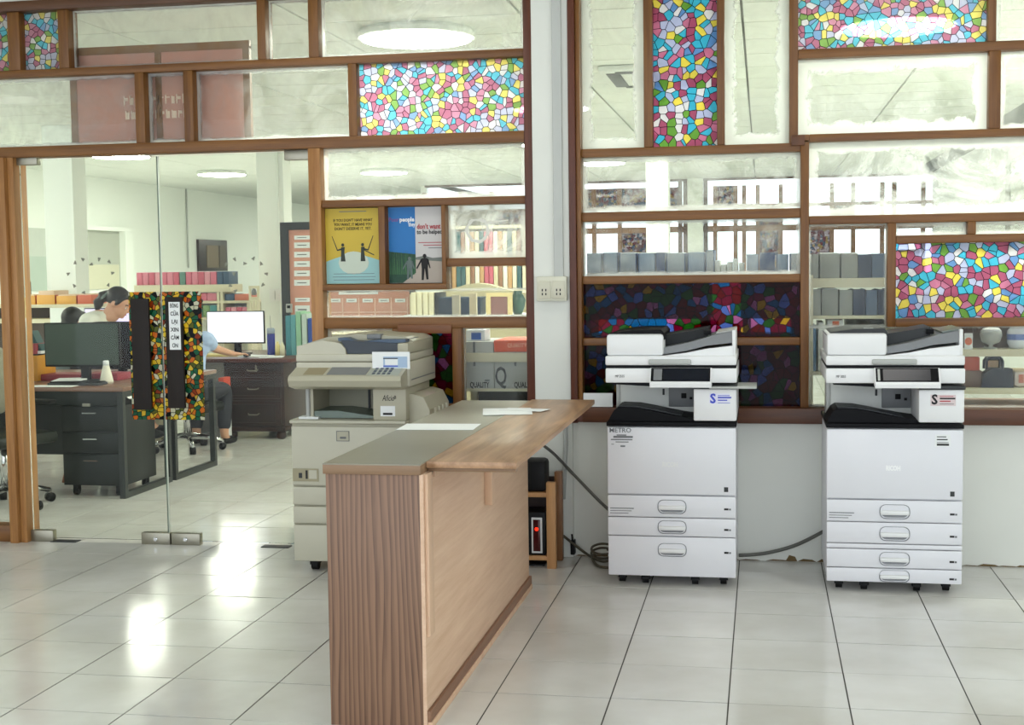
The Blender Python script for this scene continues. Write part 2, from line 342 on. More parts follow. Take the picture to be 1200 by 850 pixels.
def text(s, size, pos, m, parent, name='lettering', rot=(PI/2, 0, 0), align='CENTER', width=None, th=.0006, bold=0, shear=0):
    cu = bpy.data.curves.new('t', 'FONT'); cu.body = s; cu.size = size; cu.align_x = align; cu.align_y = 'CENTER'; cu.extrude = th; cu.offset = bold; cu.shear = shear
    cu.resolution_u = 2
    o = bpy.data.objects.new('t', cu); COL.objects.link(o)
    dg = bpy.context.evaluated_depsgraph_get(); dg.update()
    me = bpy.data.meshes.new_from_object(o.evaluated_get(dg)); bpy.data.objects.remove(o); bpy.data.curves.remove(cu)
    xs = [v.co.x for v in me.vertices]; wd = max(xs)-min(xs)
    M = Matrix.Translation(Vector(pos)-shift_of(parent)) @ Matrix.Rotation(rot[2], 4, 'Z') @ Matrix.Rotation(rot[0], 4, 'X')
    if width: M = M @ Matrix.Scale(width/wd, 4, (1, 0, 0))
    me.transform(M); me.materials.clear(); me.materials.append(m); me.name = name
    t = bpy.data.objects.new(name, me); COL.objects.link(t); t.parent = parent; ORG[t.name] = shift_of(parent); return t
ORD = ['first', 'second', 'third', 'fourth', 'fifth', 'sixth', 'seventh', 'eighth', 'ninth', 'tenth', 'eleventh', 'twelfth', 'thirteenth', 'fourteenth', 'fifteenth', 'sixteenth', 'seventeenth', 'eighteenth']

# ================================================================== THE SETTING
YF2 = 24.0
XL, XR, YF, ZC = -8.8, 3.6, 16.0, 2.9       # office: left wall, right wall, far wall, ceiling
# ---- floor, tiles 40 cm on the measured grid (columns at X = 0.4 k, rows at Y = -0.4 k)
fl = struct(box('floor', M_grout, None, XL-.2, 6.5, -9, YF2+.2, -.06, -.0015))
tg = G().box(-.1975, .1975, -.1975, .1975, -.02, 0)
tile0 = tg.build('tile', M_tile, fl); tme = tile0.data
cells = []
far = []
def visible(x, y):
    p = Vector((x, y, 0))-CAM; z = p.dot(_d)
    if z < .5: return False
    px = 600+FPX*p.dot(_r)/z; py = 425-FPX*p.dot(_u)/z
    return -30 < px < 1230 and py < 890
for i in range(-23, 17):
    for j in range(-22, 41):
        x, y = .4*i+.2, .4*j-.2
        if x > XR+2.9 or x < XL: continue
        if visible(x, y) and y < 3.0 and not (y > .4 and x > -1.2): cells.append((x, y))
        else: far.append((x, y))
cells.sort(key=lambda c: c[1])
far += cells[298:]; cells = cells[:298]
for k, (x, y) in enumerate(cells):
    t = tile0 if k == 0 else tile0.copy()
    if k: COL.objects.link(t)
    t.location = (x, y, random.uniform(-.0006, .0006))
g = G()
for x, y in far: g.box(x-.197, x+.197, y-.197, y+.197, -.02, 0)
o = g.build('tile_field', M_tile, fl); o['kind'] = 'stuff'
# ---- office shell
struct(box('wall_left', M_wallo, None, XL-.2, XL, .2, YF2+.2, 0, 3.1))
struct(box('wall_right', M_wallo, None, XR, XR+.15, .45, YF+.2, 0, 3.1))
ce = struct(box('ceiling', M_grid, None, XL-.2, XR+.2, .42, YF+.2, ZC+.02, ZC+.1))
pg = G().box(-.602, .602, -.297, .297, 0, .02, .002, 1)
p0 = pg.build('ceiling_panel', M_ceil, ce); k = 0
for i in range(-8, 3):
    for j in range(0, 38):
        x, y = .80+1.22*i+.61, .42+.61*j+.3
        if x-.6 < XL-.3 or x > XR+.4 or (j > 25 and x > -5) or k > 298: continue
        t = p0 if k == 0 else p0.copy()
        if k: COL.objects.link(t)
        k += 1; t.location = (x, y, ZC)
# ---- partition wall between front room and office
YB = .25                        # face of the masonry
XC0, XC1 = -.224, -.035         # white column between the two windows
ZS = .752                       # sill of the right window
wf = sempty('wall_back')
box('masonry', M_wallp, wf, XC1, 6.4, YB, YB+.16, 0, ZS-.055)
box('masonry', M_wallp, wf, -1.50, XC0, YB, YB+.16, 0, .70)
box('column', M_wallp, wf, XC0, XC1, .215, .42, 0, 3.2, .006)
box('lintel', M_wallp, wf, -7, 6.4, YB, YB+.16, 2.945, 3.2)
g = G(); xx = -.03                                             # damp brown dirt line at the foot of the wall
random.seed(3)
while xx < 3.2:
    wdt = random.uniform(.04, .12); hh = random.uniform(.004, .02)*(1.3 if .8 < xx < 1.25 else .5)
    g.prism([(xx, .002), (xx+wdt, .002), (xx+wdt*.8, hh), (xx+wdt*.3, hh*1.3)], 'y', YB-.004, YB+.01); xx += wdt*random.uniform(.8, 1.3)
o = g.build('dirt_line', mat('brown_dirt', (112, 92, 60), .95, var=.4, scale=40), wf); o['kind'] = 'stuff'
# front room shell (mostly behind the camera)
struct(box('wall_front_left', M_wallp, None, -7.2, -7.0, -7.5, .41, 0, 3.2))
struct(box('wall_front_right', M_wallp, None, 6.4, 6.55, -7.5, .41, 0, 3.2))
struct(box('ceiling_front', M_ceil, None, -7.2, 6.55, -7.5, .41, 3.2, 3.3))

# ---- wooden windows
YW0, YW1, YG = .235, .345, .295
def hbar(par, xa, xb, x, ya, yb, m=None, y0=YW0, y1=YW1, name='rail'):
    """rail between world X xa..xb, its edges measured at photo column x"""
    return box(name, m or M_frame, par, xa, xb, y0, y1, WZ(x, yb, YW0), WZ(x, ya, YW0), .004)
def vbar(par, x0, x1, y, za, zb, m=None, y0=YW0, y1=YW1, name='mullion'):
    return box(name, m or M_framev, par, WX(x0, y, YW0), WX(x1, y, YW0), y0, y1, za, zb, .004)
def pane(par, x0, x1, z0, z1, m=None, name='glass_pane', smear=1.0, haze=.1, Y=YG, th=.005):
    cx, cz = (x0+x1)/2, (z0+z1)/2; hw, hh = abs(x1-x0)/2, abs(z1-z0)/2
    o = G().box(-hw, hw, -th/2, th/2, -hh, hh).build(name, m or M_glass, None)
    o.parent = par; o.location = Vector((cx, Y, cz))-shift_of(par)
    o['half_width'] = float(hw); o['half_height'] = float(hh); o['smear'] = float(smear); o['haze'] = float(haze); return o
X_ = lambda x, y: WX(x, y, YW0)
Z_ = lambda x, y: WZ(x, y, YW0)

# ================= window_1 : left of the column, above and beside the glass door
w1 = sempty('window_1')
zb0, zb1 = Z_(0, 15), Z_(0, 3)
XLE = -4.6                                      # left end, outside the frame
zr1b, zr1a = Z_(300, 79), Z_(300, 70)
zd0, zd1 = Z_(370, 174), Z_(370, 161)
XS0 = X_(614, 120)                              # left face of the outer stile
box('head_beam', wood('beam_dark', (70, 40, 20), (104, 64, 34), 'x'), w1, XLE, XC0, .215, .36, zb0, zb1, .004)
box('stile', M_stile, w1, XS0, XC0+.004, .222, .36, .70, zb0, .004)
hbar(w1, XLE, XS0, 300, 70, 79); box('rail', M_frame, w1, XLE, XS0, YW0-.01, YW1, zd0, zd1, .004)
# top row
for a, b, y in ((9, 23, 55), (68, 80, 50), (301, 311, 40), (361, 373, 35)): vbar(w1, a, b, y, zr1a, zb0)
pane(w1, X_(23, 50), X_(68, 50), zr1a, zb0, M_film2, 'stained_pane'); pane(w1, XLE, X_(9, 50), zr1a, zb0, M_film2, 'stained_pane')
for a, b, h in ((80, 301, .1), (311, 361, .15)): pane(w1, X_(a, 40), X_(b, 40), zr1a, zb0, haze=h, smear=.5)
pane(w1, X_(373, 35), XS0, zr1a, zb0, haze=.3, smear=.8)
# second row
for a, b in ((158, 169), (215, 226), (408, 418)): vbar(w1, a, b, 120, zd1, zr1b)
for a, b, h in ((-170, 158, .25), (169, 215, .12), (226, 408, .2)): pane(w1, X_(a, 120), X_(b, 120), zd1, zr1b, haze=h, smear=.8)
pane(w1, X_(418, 110), XS0, zd1, zr1b, M_film2, 'stained_pane')
# door jambs
XJ0, XJ1 = -3.17, -3.08
box('jamb', M_jamb, w1, XJ0, XJ0+.05, .20, .36, .0, zd0, .004); box('jamb', M_jamb, w1, XJ0+.052, XJ1, .225, .36, .0, zd0, .003)
XJR0, XJR1 = X_(364, 300), X_(378, 300)
box('jamb', M_jamb, w1, XJR0, XJR1, .225, .36, .0, zd0, .004)
# side light left of the door
box('rail', M_frame, w1, XLE, XJ0, YW0, YW1, .0, .09, .004); pane(w1, XLE, XJ0, .09, zd0, M_clear, 'glass_pane')
# right of the door
zt = zd0
zA0 = Z_(500, 232); zA1 = Z_(500, 241)
box('rail', M_frame, w1, XJR1, XS0, YW0, YW1, zA1, zA0, .004); pane(w1, XJR1, XS0, zA0, zt, haze=.22, smear=1.0)
XP = [X_(x, 290) for x in (381, 444.5, 452, 518, 523)]
zP1 = zA1; zP0 = Z_(450, 333); zP00 = Z_(450, 340)
box('mullion', M_framev, w1, XP[1], XP[2], YW0-.012, YW1, zP0, zP1, .003); box('mullion', M_framev, w1, XP[3], XP[4], YW0-.012, YW1, zP0, zP1, .003)
box('rail', M_frame, w1, XJR1, XP[4], YW0-.012, YW1, zP00, zP0, .003)
zm1, zm0 = Z_(570, 302), Z_(570, 312)
box('rail', M_frame, w1, XP[4], XS0, YW0, YW1, zm0, zm1, .003); pane(w1, XP[4], XS0, zm1, zP1, haze=.6, smear=1.6)
zl1, zl0 = Z_(500, 372), Z_(500, 385)
box('rail', M_frame, w1, XJR1, XS0, YW0, YW1, zl0, zl1, .004)
pane(w1, XJR1, XS0, zl1, zP00, haze=.06, smear=.3); pane(w1, XP[4], XS0, zP00, zm0, haze=.05, smear=0)
zr_ = W(560, 270, YG); g = G(); R0, R1 = .062, .05; random.seed(4); q0 = [(R0*random.uniform(.9, 1.12), R1*random.uniform(.9, 1.05)) for k in range(24)]
for k in range(24):
    a0, a1 = 2*PI*k/24, 2*PI*(k+1)/24; A, B = q0[k], q0[(k+1) % 24]
    g.prism([(zr_.x+A[0]*math.cos(a0), zr_.z+A[0]*math.sin(a0)), (zr_.x+B[0]*math.cos(a1), zr_.z+B[0]*math.sin(a1)), (zr_.x+B[1]*math.cos(a1), zr_.z+B[1]*math.sin(a1)), (zr_.x+A[1]*math.cos(a0), zr_.z+A[1]*math.sin(a0))], 'y', YG-.0045, YG-.003)
g.prism([(zr_.x+.05, zr_.z+.03), (zr_.x+.16, zr_.z+.045), (zr_.x+.16, zr_.z+.052), (zr_.x+.05, zr_.z+.042)], 'y', YG-.0045, YG-.003)
g.build('dried_paint_ring', mat('dried_paint', (226, 226, 216), .9), w1)['kind'] = 'stuff'
box('glass_back', M_dgray, w1, XJR1+.002, XP[3], YG+.004, YG+.012, zP0, zP1)      # board behind the posters
# bottom row
XV0, XV1 = X_(530, 420), X_(541, 420); zsill = .78
vbar(w1, 530, 541, 420, zsill, zl0); vbar(w1, 460, 467, 420, zsill, zl0)
hbar(w1, X_(467, 420), XV0, 500, 380, 391, m=wood('brown_flap', (96, 54, 24), (132, 80, 40), 'x'), y0=YW0-.01, y1=YG-.01)
box('sill', M_frame, w1, XJR1, XS0, .215, .38, .70, zsill, .004)
pane(w1, XJR1, X_(460, 420), zsill, zl0, haze=.15, smear=.8); pane(w1, X_(467, 420), XV0, zsill, zl0, M_filmd, 'stained_pane'); pane(w1, XV1, XS0, zsill, zl0, haze=.04, smear=.2)

# ================= window_2 : right of the column
w2 = sempty('window_2')
XT0, XT1 = XC1-.002, X_(682, 300); XE = 3.6
box('stile', M_stile, w2, XC1-.004, X_(676.5, 300), .20, .36, ZS-.06, 2.945, .004)
box('stile', M_framev, w2, X_(676.5, 300), XT1, .215, .36, ZS-.02, 2.945, .004)
box('sill', wood('sill_wood', (66, 33, 14), (104, 58, 28), 'x'), w2, XT1, XE, .19, .40, ZS-.055, ZS+.022, .004)
box('sill', M_stile, w2, XC1, XT1, .20, .36, ZS-.055, ZS-.02, .003)
XM0, XM1 = X_(938, 300), X_(948, 300)
za1, za0 = Z_(810, 171), Z_(810, 181)
box('rail', M_frame, w2, XT1, XM0, YW0, YW1, za0, za1, .004)
XU0, XU1 = X_(925, 60), X_(935.5, 60)
zhd = 2.945
for a, b in ((754, 764.5), (840, 849)): vbar(w2, a, b, 80, za1, zhd)
box('mullion', M_framev, w2, XU0, XU1, YW0, YW1, za1, zhd, .004)
box('block', wood('dark_block', (78, 42, 16), (110, 64, 28), 'z'), w2, XU0+.01, XM0+.02, YW0-.014, YW0+.05, za1-.014, za1+.036, .003)
pane(w2, XT1, X_(754, 80), za1, zhd, haze=.12, smear=2.2); pane(w2, X_(849, 80), XU0, za1, zhd, haze=.12, smear=2.4)
pane(w2, X_(764.5, 80), X_(840, 80), za1, zhd, M_film, 'stained_pane')
# upper right
zc1, zc0 = Z_(1050, 53), Z_(1050, 64); ze1, ze0 = Z_(1060, 154), Z_(1060, 163)
box('rail', M_frame, w2, XU1, XE, YW0, YW1, zc0, zc1, .004); box('rail', M_frame, w2, XM1, XE, YW0, YW1, ze0, ze1, .004)
box('rail', M_frame, w2, XU1, XM1, YW0, YW1, ze0+.006, ze1, .004)
XQ0, XQ1 = X_(1158, 20), X_(1168, 20); box('mullion', M_framev, w2, XQ0, XQ1, YW0, YW1, zc1, zhd, .004)
XR0, XR1 = X_(1159, 100), X_(1173, 100); box('mullion', M_framev, w2, XR0, XR1, YW0, YW1, ze1, zc0, .004)
pane(w2, XU1, XQ0, zc1, zhd, M_film2, 'stained_pane'); pane(w2, XQ1, XE, zc1, zhd, haze=.3, smear=1)
pane(w2, XU1, XR0, ze1, zc0, haze=.3, smear=2.6); pane(w2, XR1, XE, ze1, zc0, haze=.3, smear=1.2)
# main post and left field
box('mullion', M_framev, w2, XM0, XM1, YW0-.008, YW1, ZS+.022, ze0, .004)
for a, b in ((246.5, 257.5), (322.5, 332), (396, 405)): hbar(w2, XT1, XM0, 810, a, b)
zz = [Z_(810, y) for y in (246.5, 257.5, 322.5, 332, 396, 405)]
pane(w2, XT1, XM0, zz[0], za0, haze=.35, smear=1.2); pane(w2, XT1, XM0, zz[2], zz[1], haze=.22, smear=.7)
pane(w2, XT1, XM0, zz[4], zz[3], M_filmd, 'stained_pane'); pane(w2, XT1, XM0, ZS+.022, zz[5], M_filmd, 'stained_pane')
# right field
zf1, zf0 = Z_(1070, 251), Z_(1070, 261)
box('rail', M_frame, w2, XM1, XE, YW0, YW1, zf0, zf1, .004); pane(w2, XM1, XE, zf1, ze0, haze=.6, smear=2.2)
XN0, XN1 = X_(1040, 320), X_(1050, 320); zi1, zi0 = Z_(1120, 275), Z_(1120, 284.5); zj1, zj0 = Z_(1120, 373), Z_(1120, 383)
box('mullion', M_framev, w2, XN0, XN1, YW0, YW1, zj0, zf0, .004)
box('rail', M_frame, w2, XN1, XE, YW0, YW1, zi0, zi1, .004); box('rail', M_frame, w2, XN1, XE, YW0, YW1, zj0, zj1, .004)
XO0, XO1 = X_(1134, 268), X_(1144, 268); box('mullion', M_framev, w2, XO0, XO1, YW0, YW1, zi1, zf0, .004)
pane(w2, XN1, XO0, zi1, zf0, haze=.2, smear=.8); pane(w2, XO1, XE, zi1, zf0, haze=.3, smear=.8)
pane(w2, XN1, XE, zj1, zi0, M_film3, 'stained_pane')
pane(w2, XM1, XN0, zj0, zf0, haze=.06, smear=.3); pane(w2, XM1, XE, ZS+.022, zj0, haze=.06, smear=.3)

# ================= glass double door
d1 = sempty('door_1')
YD = .285; XD0, XD1 = XJ1+.006, XJR0-.006; XDM = WX(191, 400, YD)
zDT = zd0-.012
for a, b in ((XD0, XDM-.002), (XDM+.002, XD1)):
    o = box('glass_leaf', M_clear, d1, a, b, YD-.005, YD+.005, .02, zDT)
edge = mat('green_glass_edge', (120, 140, 128), .2)
box('leaf_edge', edge, d1, XDM-.004, XDM-.0025, YD-.006, YD+.006, .02, zDT); box('leaf_edge', mat('bright_glass_edge', (214, 220, 210), .15), d1, XDM+.0025, XDM+.005, YD-.006, YD+.006, .02, zDT)
def patch(x0, x1, y0, y1, lock=False):
    a, b = W(x0, y1, YD-.02), W(x1, y0, YD-.02)
    o = box('patch_fitting', M_steel, d1, a.x, b.x, YD-.022, YD+.022, a.z, b.z, .004)
    if lock: G().lathe([(.012, 0), (.012, .004), (.008, .006)], (0, 0, 0), 12).build('lock', M_chrome, o).matrix_local = Matrix.Translation(((a.x+b.x)/2, YD-.022, (a.z+b.z)/2)) @ Matrix.Rotation(PI/2, 4, 'X')
    return o
patch(14, 43, 181, 194); patch(333, 363, 175, 188); patch(31, 62, 622, 635); patch(166, 199, 625, 639, True); patch(201, 234, 626, 639, True)
box('floor_spring', M_dgray, d1, WX(62, 636, YD), WX(92, 636, YD), YD-.03, YD+.03, 0, .004); box('floor_spring', M_dgray, d1, WX(308, 641, YD), WX(340, 641, YD), YD-.03, YD+.03, 0, .004)
YP = YD-.008
zf_t, zf_b = WZ(195, 342, YP), WZ(195, 492, YP)
pane(d1, WX(153, 420, YP), XDM-.006, zf_b, zf_t, M_pebble, 'pebble_film', Y=YP, th=.002); pane(d1, XDM+.006, WX(238, 420, YP), zf_b, zf_t, M_pebble, 'pebble_film', Y=YP, th=.002)
hm = wood('handle_wood', (12, 4, 2), (26, 11, 7), 'z', .7)
hA = G().box(WX(158, 420, YP), WX(179, 420, YP), YP-.034, YP-.012, WZ(168, 480, YP), WZ(168, 350, YP), .005).build('pull_handle', hm, d1, 2)
hB = G().box(WX(198, 420, YP), WX(218, 420, YP), YP-.034, YP-.012, WZ(208, 478, YP), WZ(208, 348, YP), .005).build('pull_handle', hm, d1, 2)
for h, xx, ys in ((hA, 168, (365, 465)), (hB, 208, (365, 465))):
    for yy in ys:
        p = W(xx, yy, YP); G().tube([(p.x, YP-.02, p.z), (p.x, YP+.006, p.z)], .008).build('standoff', M_chrome, h)
sx0, sx1 = WX(198.5, 390, YP-.036), WX(211.5, 390, YP-.036); sz0, sz1 = WZ(205, 410, YP-.036), WZ(205, 354, YP-.036)
sg = box('door_notice', M_paper, hB, sx0, sx1, YP-.0365, YP-.0345, sz0, sz1)
for i, s in enumerate(('ĐÓNG', 'CỬA', 'LẠI', 'XIN', 'CẢM', 'ƠN')):
    text(s, .030, ((sx0+sx1)/2, YP-.037, sz1-(i+.5)*(sz1-sz0)/6), M_ink, hB, width=(sx1-sx0)*(.72 if i not in (2, 5) else .5), bold=.0006)
mm = mat('sticker_grey', (124, 126, 112), .6)
for k, (ax, ay) in enumerate(((80, 321), (88, 308), (97, 304), (107, 310), (116, 304), (128, 307), (132, 320), (127, 334), (87, 335), (98, 343), (265, 310), (275, 304), (287, 309), (297, 303), (306, 309), (312, 321), (308, 334), (274, 321), (270, 335), (276, 341))):
    p = W(ax, ay, YD-.007); s = .013
    g = G()
    for a0 in (0.5, 2.9, 4.3):
        q = (p.x+s*math.cos(a0+k), p.z+s*math.sin(a0+k)); n = (-math.sin(a0+k)*s*.35, math.cos(a0+k)*s*.35)
        g.prism([(p.x, p.z), ((p.x+q[0])/2+n[0], (p.z+q[1])/2+n[1]), q, ((p.x+q[0])/2-n[0], (p.z+q[1])/2-n[1])], 'y', YD-.0075, YD-.0055)
    g.prism([(p.x+s*.5*math.cos(i*PI/4), p.z+s*.5*math.sin(i*PI/4)) for i in range(8)], 'y', YD-.0078, YD-.0055)
    g.build('leaf_sticker', mm, d1)
# window sign board hanging in the office behind the top left panes
yb = .36
sb = thing('hanging_sign_board', 'pink sign board in brown frame seen through the panes above the glass door', 'sign', (WX(190, 110, yb), yb, WZ(190, 165, yb)))
a, b = W(89, 168, yb), W(288, 54, yb)
box('board', mat('sign_pink', (196, 140, 124), .6, var=.1), sb, a.x, b.x, yb, yb+.02, a.z, b.z)
fm = wood('sign_frame', (116, 76, 44), (146, 104, 66), 'x')
box('frame', fm, sb, a.x-.02, b.x+.02, yb-.004, yb+.025, b.z-.012, b.z+.03); box('frame', fm, sb, a.x-.02, a.x+.018, yb-.006, yb+.025, a.z, b.z); box('frame', fm, sb, b.x-.018, b.x+.02, yb-.006, yb+.025, a.z, b.z)
box('frame', fm, sb, WX(183, 110, yb), WX(190, 110, yb), yb-.006, yb, a.z, b.z-.012)
ft = mat('sign_letters', (232, 204, 182), .6)
random.seed(11)
for zr, wdt in ((117, .44), (134, .42)):
    q = W(190, zr, yb); k = q.x-wdt/2
    while k < q.x+wdt/2-.03:
        wl = random.uniform(.016, .03); h0 = random.uniform(.018, .03)
        box('faded_letter', ft, sb, k, k+.006, yb-.006, yb+.001, q.z-.022, q.z+h0); box('faded_letter', ft, sb, k+.006, k+wl, yb-.004, yb+.001, q.z+random.choice((-.022, 0, .01)), q.z+.016); k += wl+.011

# ================= posters in the window
def poster(name, label, x0, x1, c):
    t = thing(name, label, 'poster', ((x0+x1)/2, YG-.006, zP0))
    box('sheet', c, t, x0+.003, x1-.003, YG-.012, YG-.009, zP0+.003, zP1-.003); return t
x0, x1 = XJR1, XP[1]
yel = mat('poster_yellow', (200, 172, 52), .5, var=.05)
t = poster('yellow_poster', 'yellow poster with two small rowers and black English text in window', x0, x1, yel)
yy = YG-.0125; wd = x1-x0; ht = zP1-zP0; cx = (x0+x1)/2
teal = mat('poster_teal', (150, 196, 196), .5)
g = G(); pts = [(x0+.004, zP0+.004), (x1-.004, zP0+.004), (x1-.004, zP0+ht*.30)]
for k in range(1, 12): pts.append((x1-.004-(wd-.008)*k/12, zP0+ht*(.30+.085*math.sin(PI*k/12))))
pts.append((x0+.004, zP0+ht*.30)); g.prism(pts, 'y', yy, yy+.0012).build('teal_water', teal, t)
G().prism([(cx+.11*math.cos(a)*.75, zP0+ht*.28+.06*math.sin(a)) for a in [i*PI/8 for i in range(16)]], 'y', yy-.0008, yy+.0006).build('pale_glow', mat('poster_glow', (196, 206, 190), .5), t)
for i, s in enumerate(("IF YOU DON'T HAVE WHAT", "YOU WANT, IT MEANS YOU", "DON'T DESERVE IT, YET.")):
    text(s, .0215, (cx, yy-.001, zP1-ht*(.165+.055*i)), M_ink, t, width=wd*(.69-.02*i), bold=.0001)
mdk = mat('poster_dark', (44, 52, 44), .6)
for sx, ax in ((-.058, -1), (.05, 1)):
    bx, bz = cx+sx, zP0+ht*.30; g = G()
    g.prism([(bx-.012, bz), (bx+.014, bz), (bx+.008, bz+.05), (bx+.011, bz+.075), (bx-.008, bz+.075), (bx-.009, bz+.05)], 'y', yy-.0015, yy)
    g.prism([(bx+.008*math.cos(a), bz+.086+.009*math.sin(a)) for a in [i*PI/5 for i in range(10)]], 'y', yy-.0015, yy)
    g.prism([(bx+ax*.005, bz+.07), (bx+ax*.028, bz+.062), (bx+ax*.028, bz+.056), (bx+ax*.005, bz+.06)], 'y', yy-.0015, yy)
    g.prism([(bx+ax*.026, bz+.056), (bx+ax*.056, bz+.132), (bx+ax*.059, bz+.132), (bx+ax*.031, bz+.056)], 'y', yy-.0015, yy)
    if ax > 0: g.prism([(bx+.01, bz+.055), (bx+.06, bz+.03), (bx+.062, bz+.034), (bx+.01, bz+.06)], 'y', yy-.0015, yy)
    g.build('rower_figure', mdk, t)
for i, wq in enumerate((.72, .76, .72)): box('caption_line', M_inkgray, t, cx-wd*wq/2, cx+wd*wq/2, yy-.001, yy, zP0+ht*(.135-.04*i), zP0+ht*(.141-.04*i))
box('caption_line', M_inkgray, t, cx-wd*.24, cx+wd*.24, yy-.001, yy, zP1-ht*.055, zP1-ht*.045)
x0, x1 = XP[2], XP[3]; wd = x1-x0; cx = (x0+x1)/2
t = poster('blue_poster', 'blue and grey poster with two walkers on a sandy path in window', x0, x1, mat('poster_grey', (200, 196, 194), .5))
xs = x0+wd*.49
box('blue_sky', mat('poster_blue', (20, 110, 180), .5, var=.08), t, x0+.004, xs, yy, yy+.0012, zP0+ht*.36, zP1-.004)
pts = [(x0+.004, zP0+.004), (x0+wd*.25, zP0+.004), (xs, zP0+ht*.14), (xs, zP0+ht*.38), (x0+.004, zP0+ht*.42)]
G().prism(pts, 'y', yy-.0004, yy+.001).build('corn_field', mat('poster_green', (30, 70, 52), .6, var=.5, scale=90), t)
g = G(); random.seed(5)
for k in range(16):
    xq = x0+.008+k*(wd*.46)/16; h = random.uniform(.08, .13); g.prism([(xq, zP0+ht*.12), (xq+.004, zP0+ht*.12), (xq+random.uniform(-.012, .012), zP0+ht*.36+h*.25)], 'y', yy-.0012, yy)
o = g.build('corn_leaves', mat('poster_leaf', (70, 120, 74), .6), t); o['kind'] = 'stuff'
G().prism([(x0+wd*.25, zP0+.004), (x1-.004, zP0+.004), (x1-.004, zP0+ht*.28), (xs, zP0+ht*.31), (xs, zP0+ht*.14)], 'y', yy-.0003, yy+.001).build('sandy_path', mat('poster_sand', (178, 166, 154), .6), t)
G().prism([(xs, zP0+ht*.31), (x1-.004, zP0+ht*.28), (x1-.004, zP0+ht*.34), (xs+wd*.3, zP0+ht*.33), (xs+wd*.15, zP0+ht*.36), (xs, zP0+ht*.34)], 'y', yy-.0006, yy+.001).build('far_trees', mat('poster_trees', (112, 118, 112), .6), t)
def walker(cx_, cz, s, m):
    g = G()
    for pts in ([(-.12, .45), (.12, .45), (.15, .8), (.08, .84), (-.08, .84), (-.15, .8)], [(-.12, .47), (0, .47), (-.05, 0), (-.13, 0)], [(0, .47), (.12, .47), (.14, .02), (.06, .02)], [(-.15, .8), (-.1, .76), (-.3, .42), (-.34, .46)], [(.15, .8), (.1, .72), (.19, .44), (.23, .46)]):
        g.prism([(cx_+a*s, cz+b*s) for a, b in pts], 'y', yy-.0022, yy-.0008)
    g.prism([(cx_+.075*s*math.cos(i*PI/5), cz+.92*s+.085*s*math.sin(i*PI/5)) for i in range(10)], 'y', yy-.0022, yy-.0008); return g.build('walking_figure', m, t)
walker(x0+wd*.65, zP0+ht*.045, .135, M_ink); walker(x0+wd*.38, zP0+ht*.06, .115, mat('poster_walker2', (96, 110, 108), .6))
text('Poor', .03, (x0+wd*.11, yy-.001, zP1-ht*.17), mat('poster_purple', (122, 80, 140), .6), t, width=wd*.18, bold=.0006)
text('people', .032, (x0+wd*.345, yy-.001, zP1-ht*.17), M_paper, t, width=wd*.26, bold=.001)
text('they', .03, (x0+wd*.43, yy-.001, zP1-ht*.235), M_paper, t, width=wd*.12, bold=.0006)
text("don't want", .036, (x0+wd*.73, yy-.001, zP1-ht*.265), M_inkred, t, width=wd*.42, bold=.001)
text('to be helped', .032, (x0+wd*.745, yy-.001, zP1-ht*.335), M_ink, t, width=wd*.45, bold=.0006)
for i in range(3): box('caption_line', M_inkred if i < 2 else M_inkgray, t, x1-wd*(.46-.09*i), x1-wd*.03, yy-.001, yy, zP1-ht*(.475+.035*i), zP1-ht*(.466+.035*i))

# ================= column: conduit, socket box
cd = thing('wall_conduit', 'white plastic cable conduit running down the white column', 'conduit', (-.13, .2, 1.44))
G().box(WX(648, 200, .2), WX(659, 200, .2), .195, .215, WZ(655, 326, .2), 3.2, .003).build('upper_run', mat('conduit_grey', (186, 188, 184), .5), cd)
G().tube([(WX(662, 480, .2), .20, WZ(662, 470, .2)), (WX(663, 520, .2), .2, WZ(663, 520, .2)), (WX(661, 560, .2), .2, WZ(661, 560, .2)), (WX(660, 578, .2), .2, WZ(660, 585, .2))], .012).build('lower_run', M_lgray, cd, True)
a, b = W(629, 353, .18), W(664, 324, .18)
so = thing('socket_box', 'double cream socket box screwed on the white column', 'socket', (a.x, .2, a.z))
box('back_box', mat('socket_cream', (216, 214, 196), .45), so, a.x, b.x, .172, .2145, a.z, b.z, .004)
mxx = (a.x+b.x)/2
for q0, q1 in ((a.x+.008, mxx-.004), (mxx+.004, b.x-.008)): 
    f = box('face_plate', mat('socket_face', (206, 202, 182), .4), so, q0, q1, .166, .173, a.z+.012, b.z-.022, .003)
    for zz_ in (.035, .055):
        for dx in (-.009, .009): box('slot', M_ink, f, (q0+q1)/2+dx-.003, (q0+q1)/2+dx+.003, .1655, .1665, a.z+zz_-.006, a.z+zz_+.006)
# small paper lying on the sill
a = W(684, 471, .20); b = W(718, 461, .2)
tag(box('paper_slip', M_paper, None, a.x, b.x, .192, .215, ZS+.024, b.z, org=(a.x, .2, ZS+.024)), 'small white paper block standing on the right window sill beside counter end', 'paper')

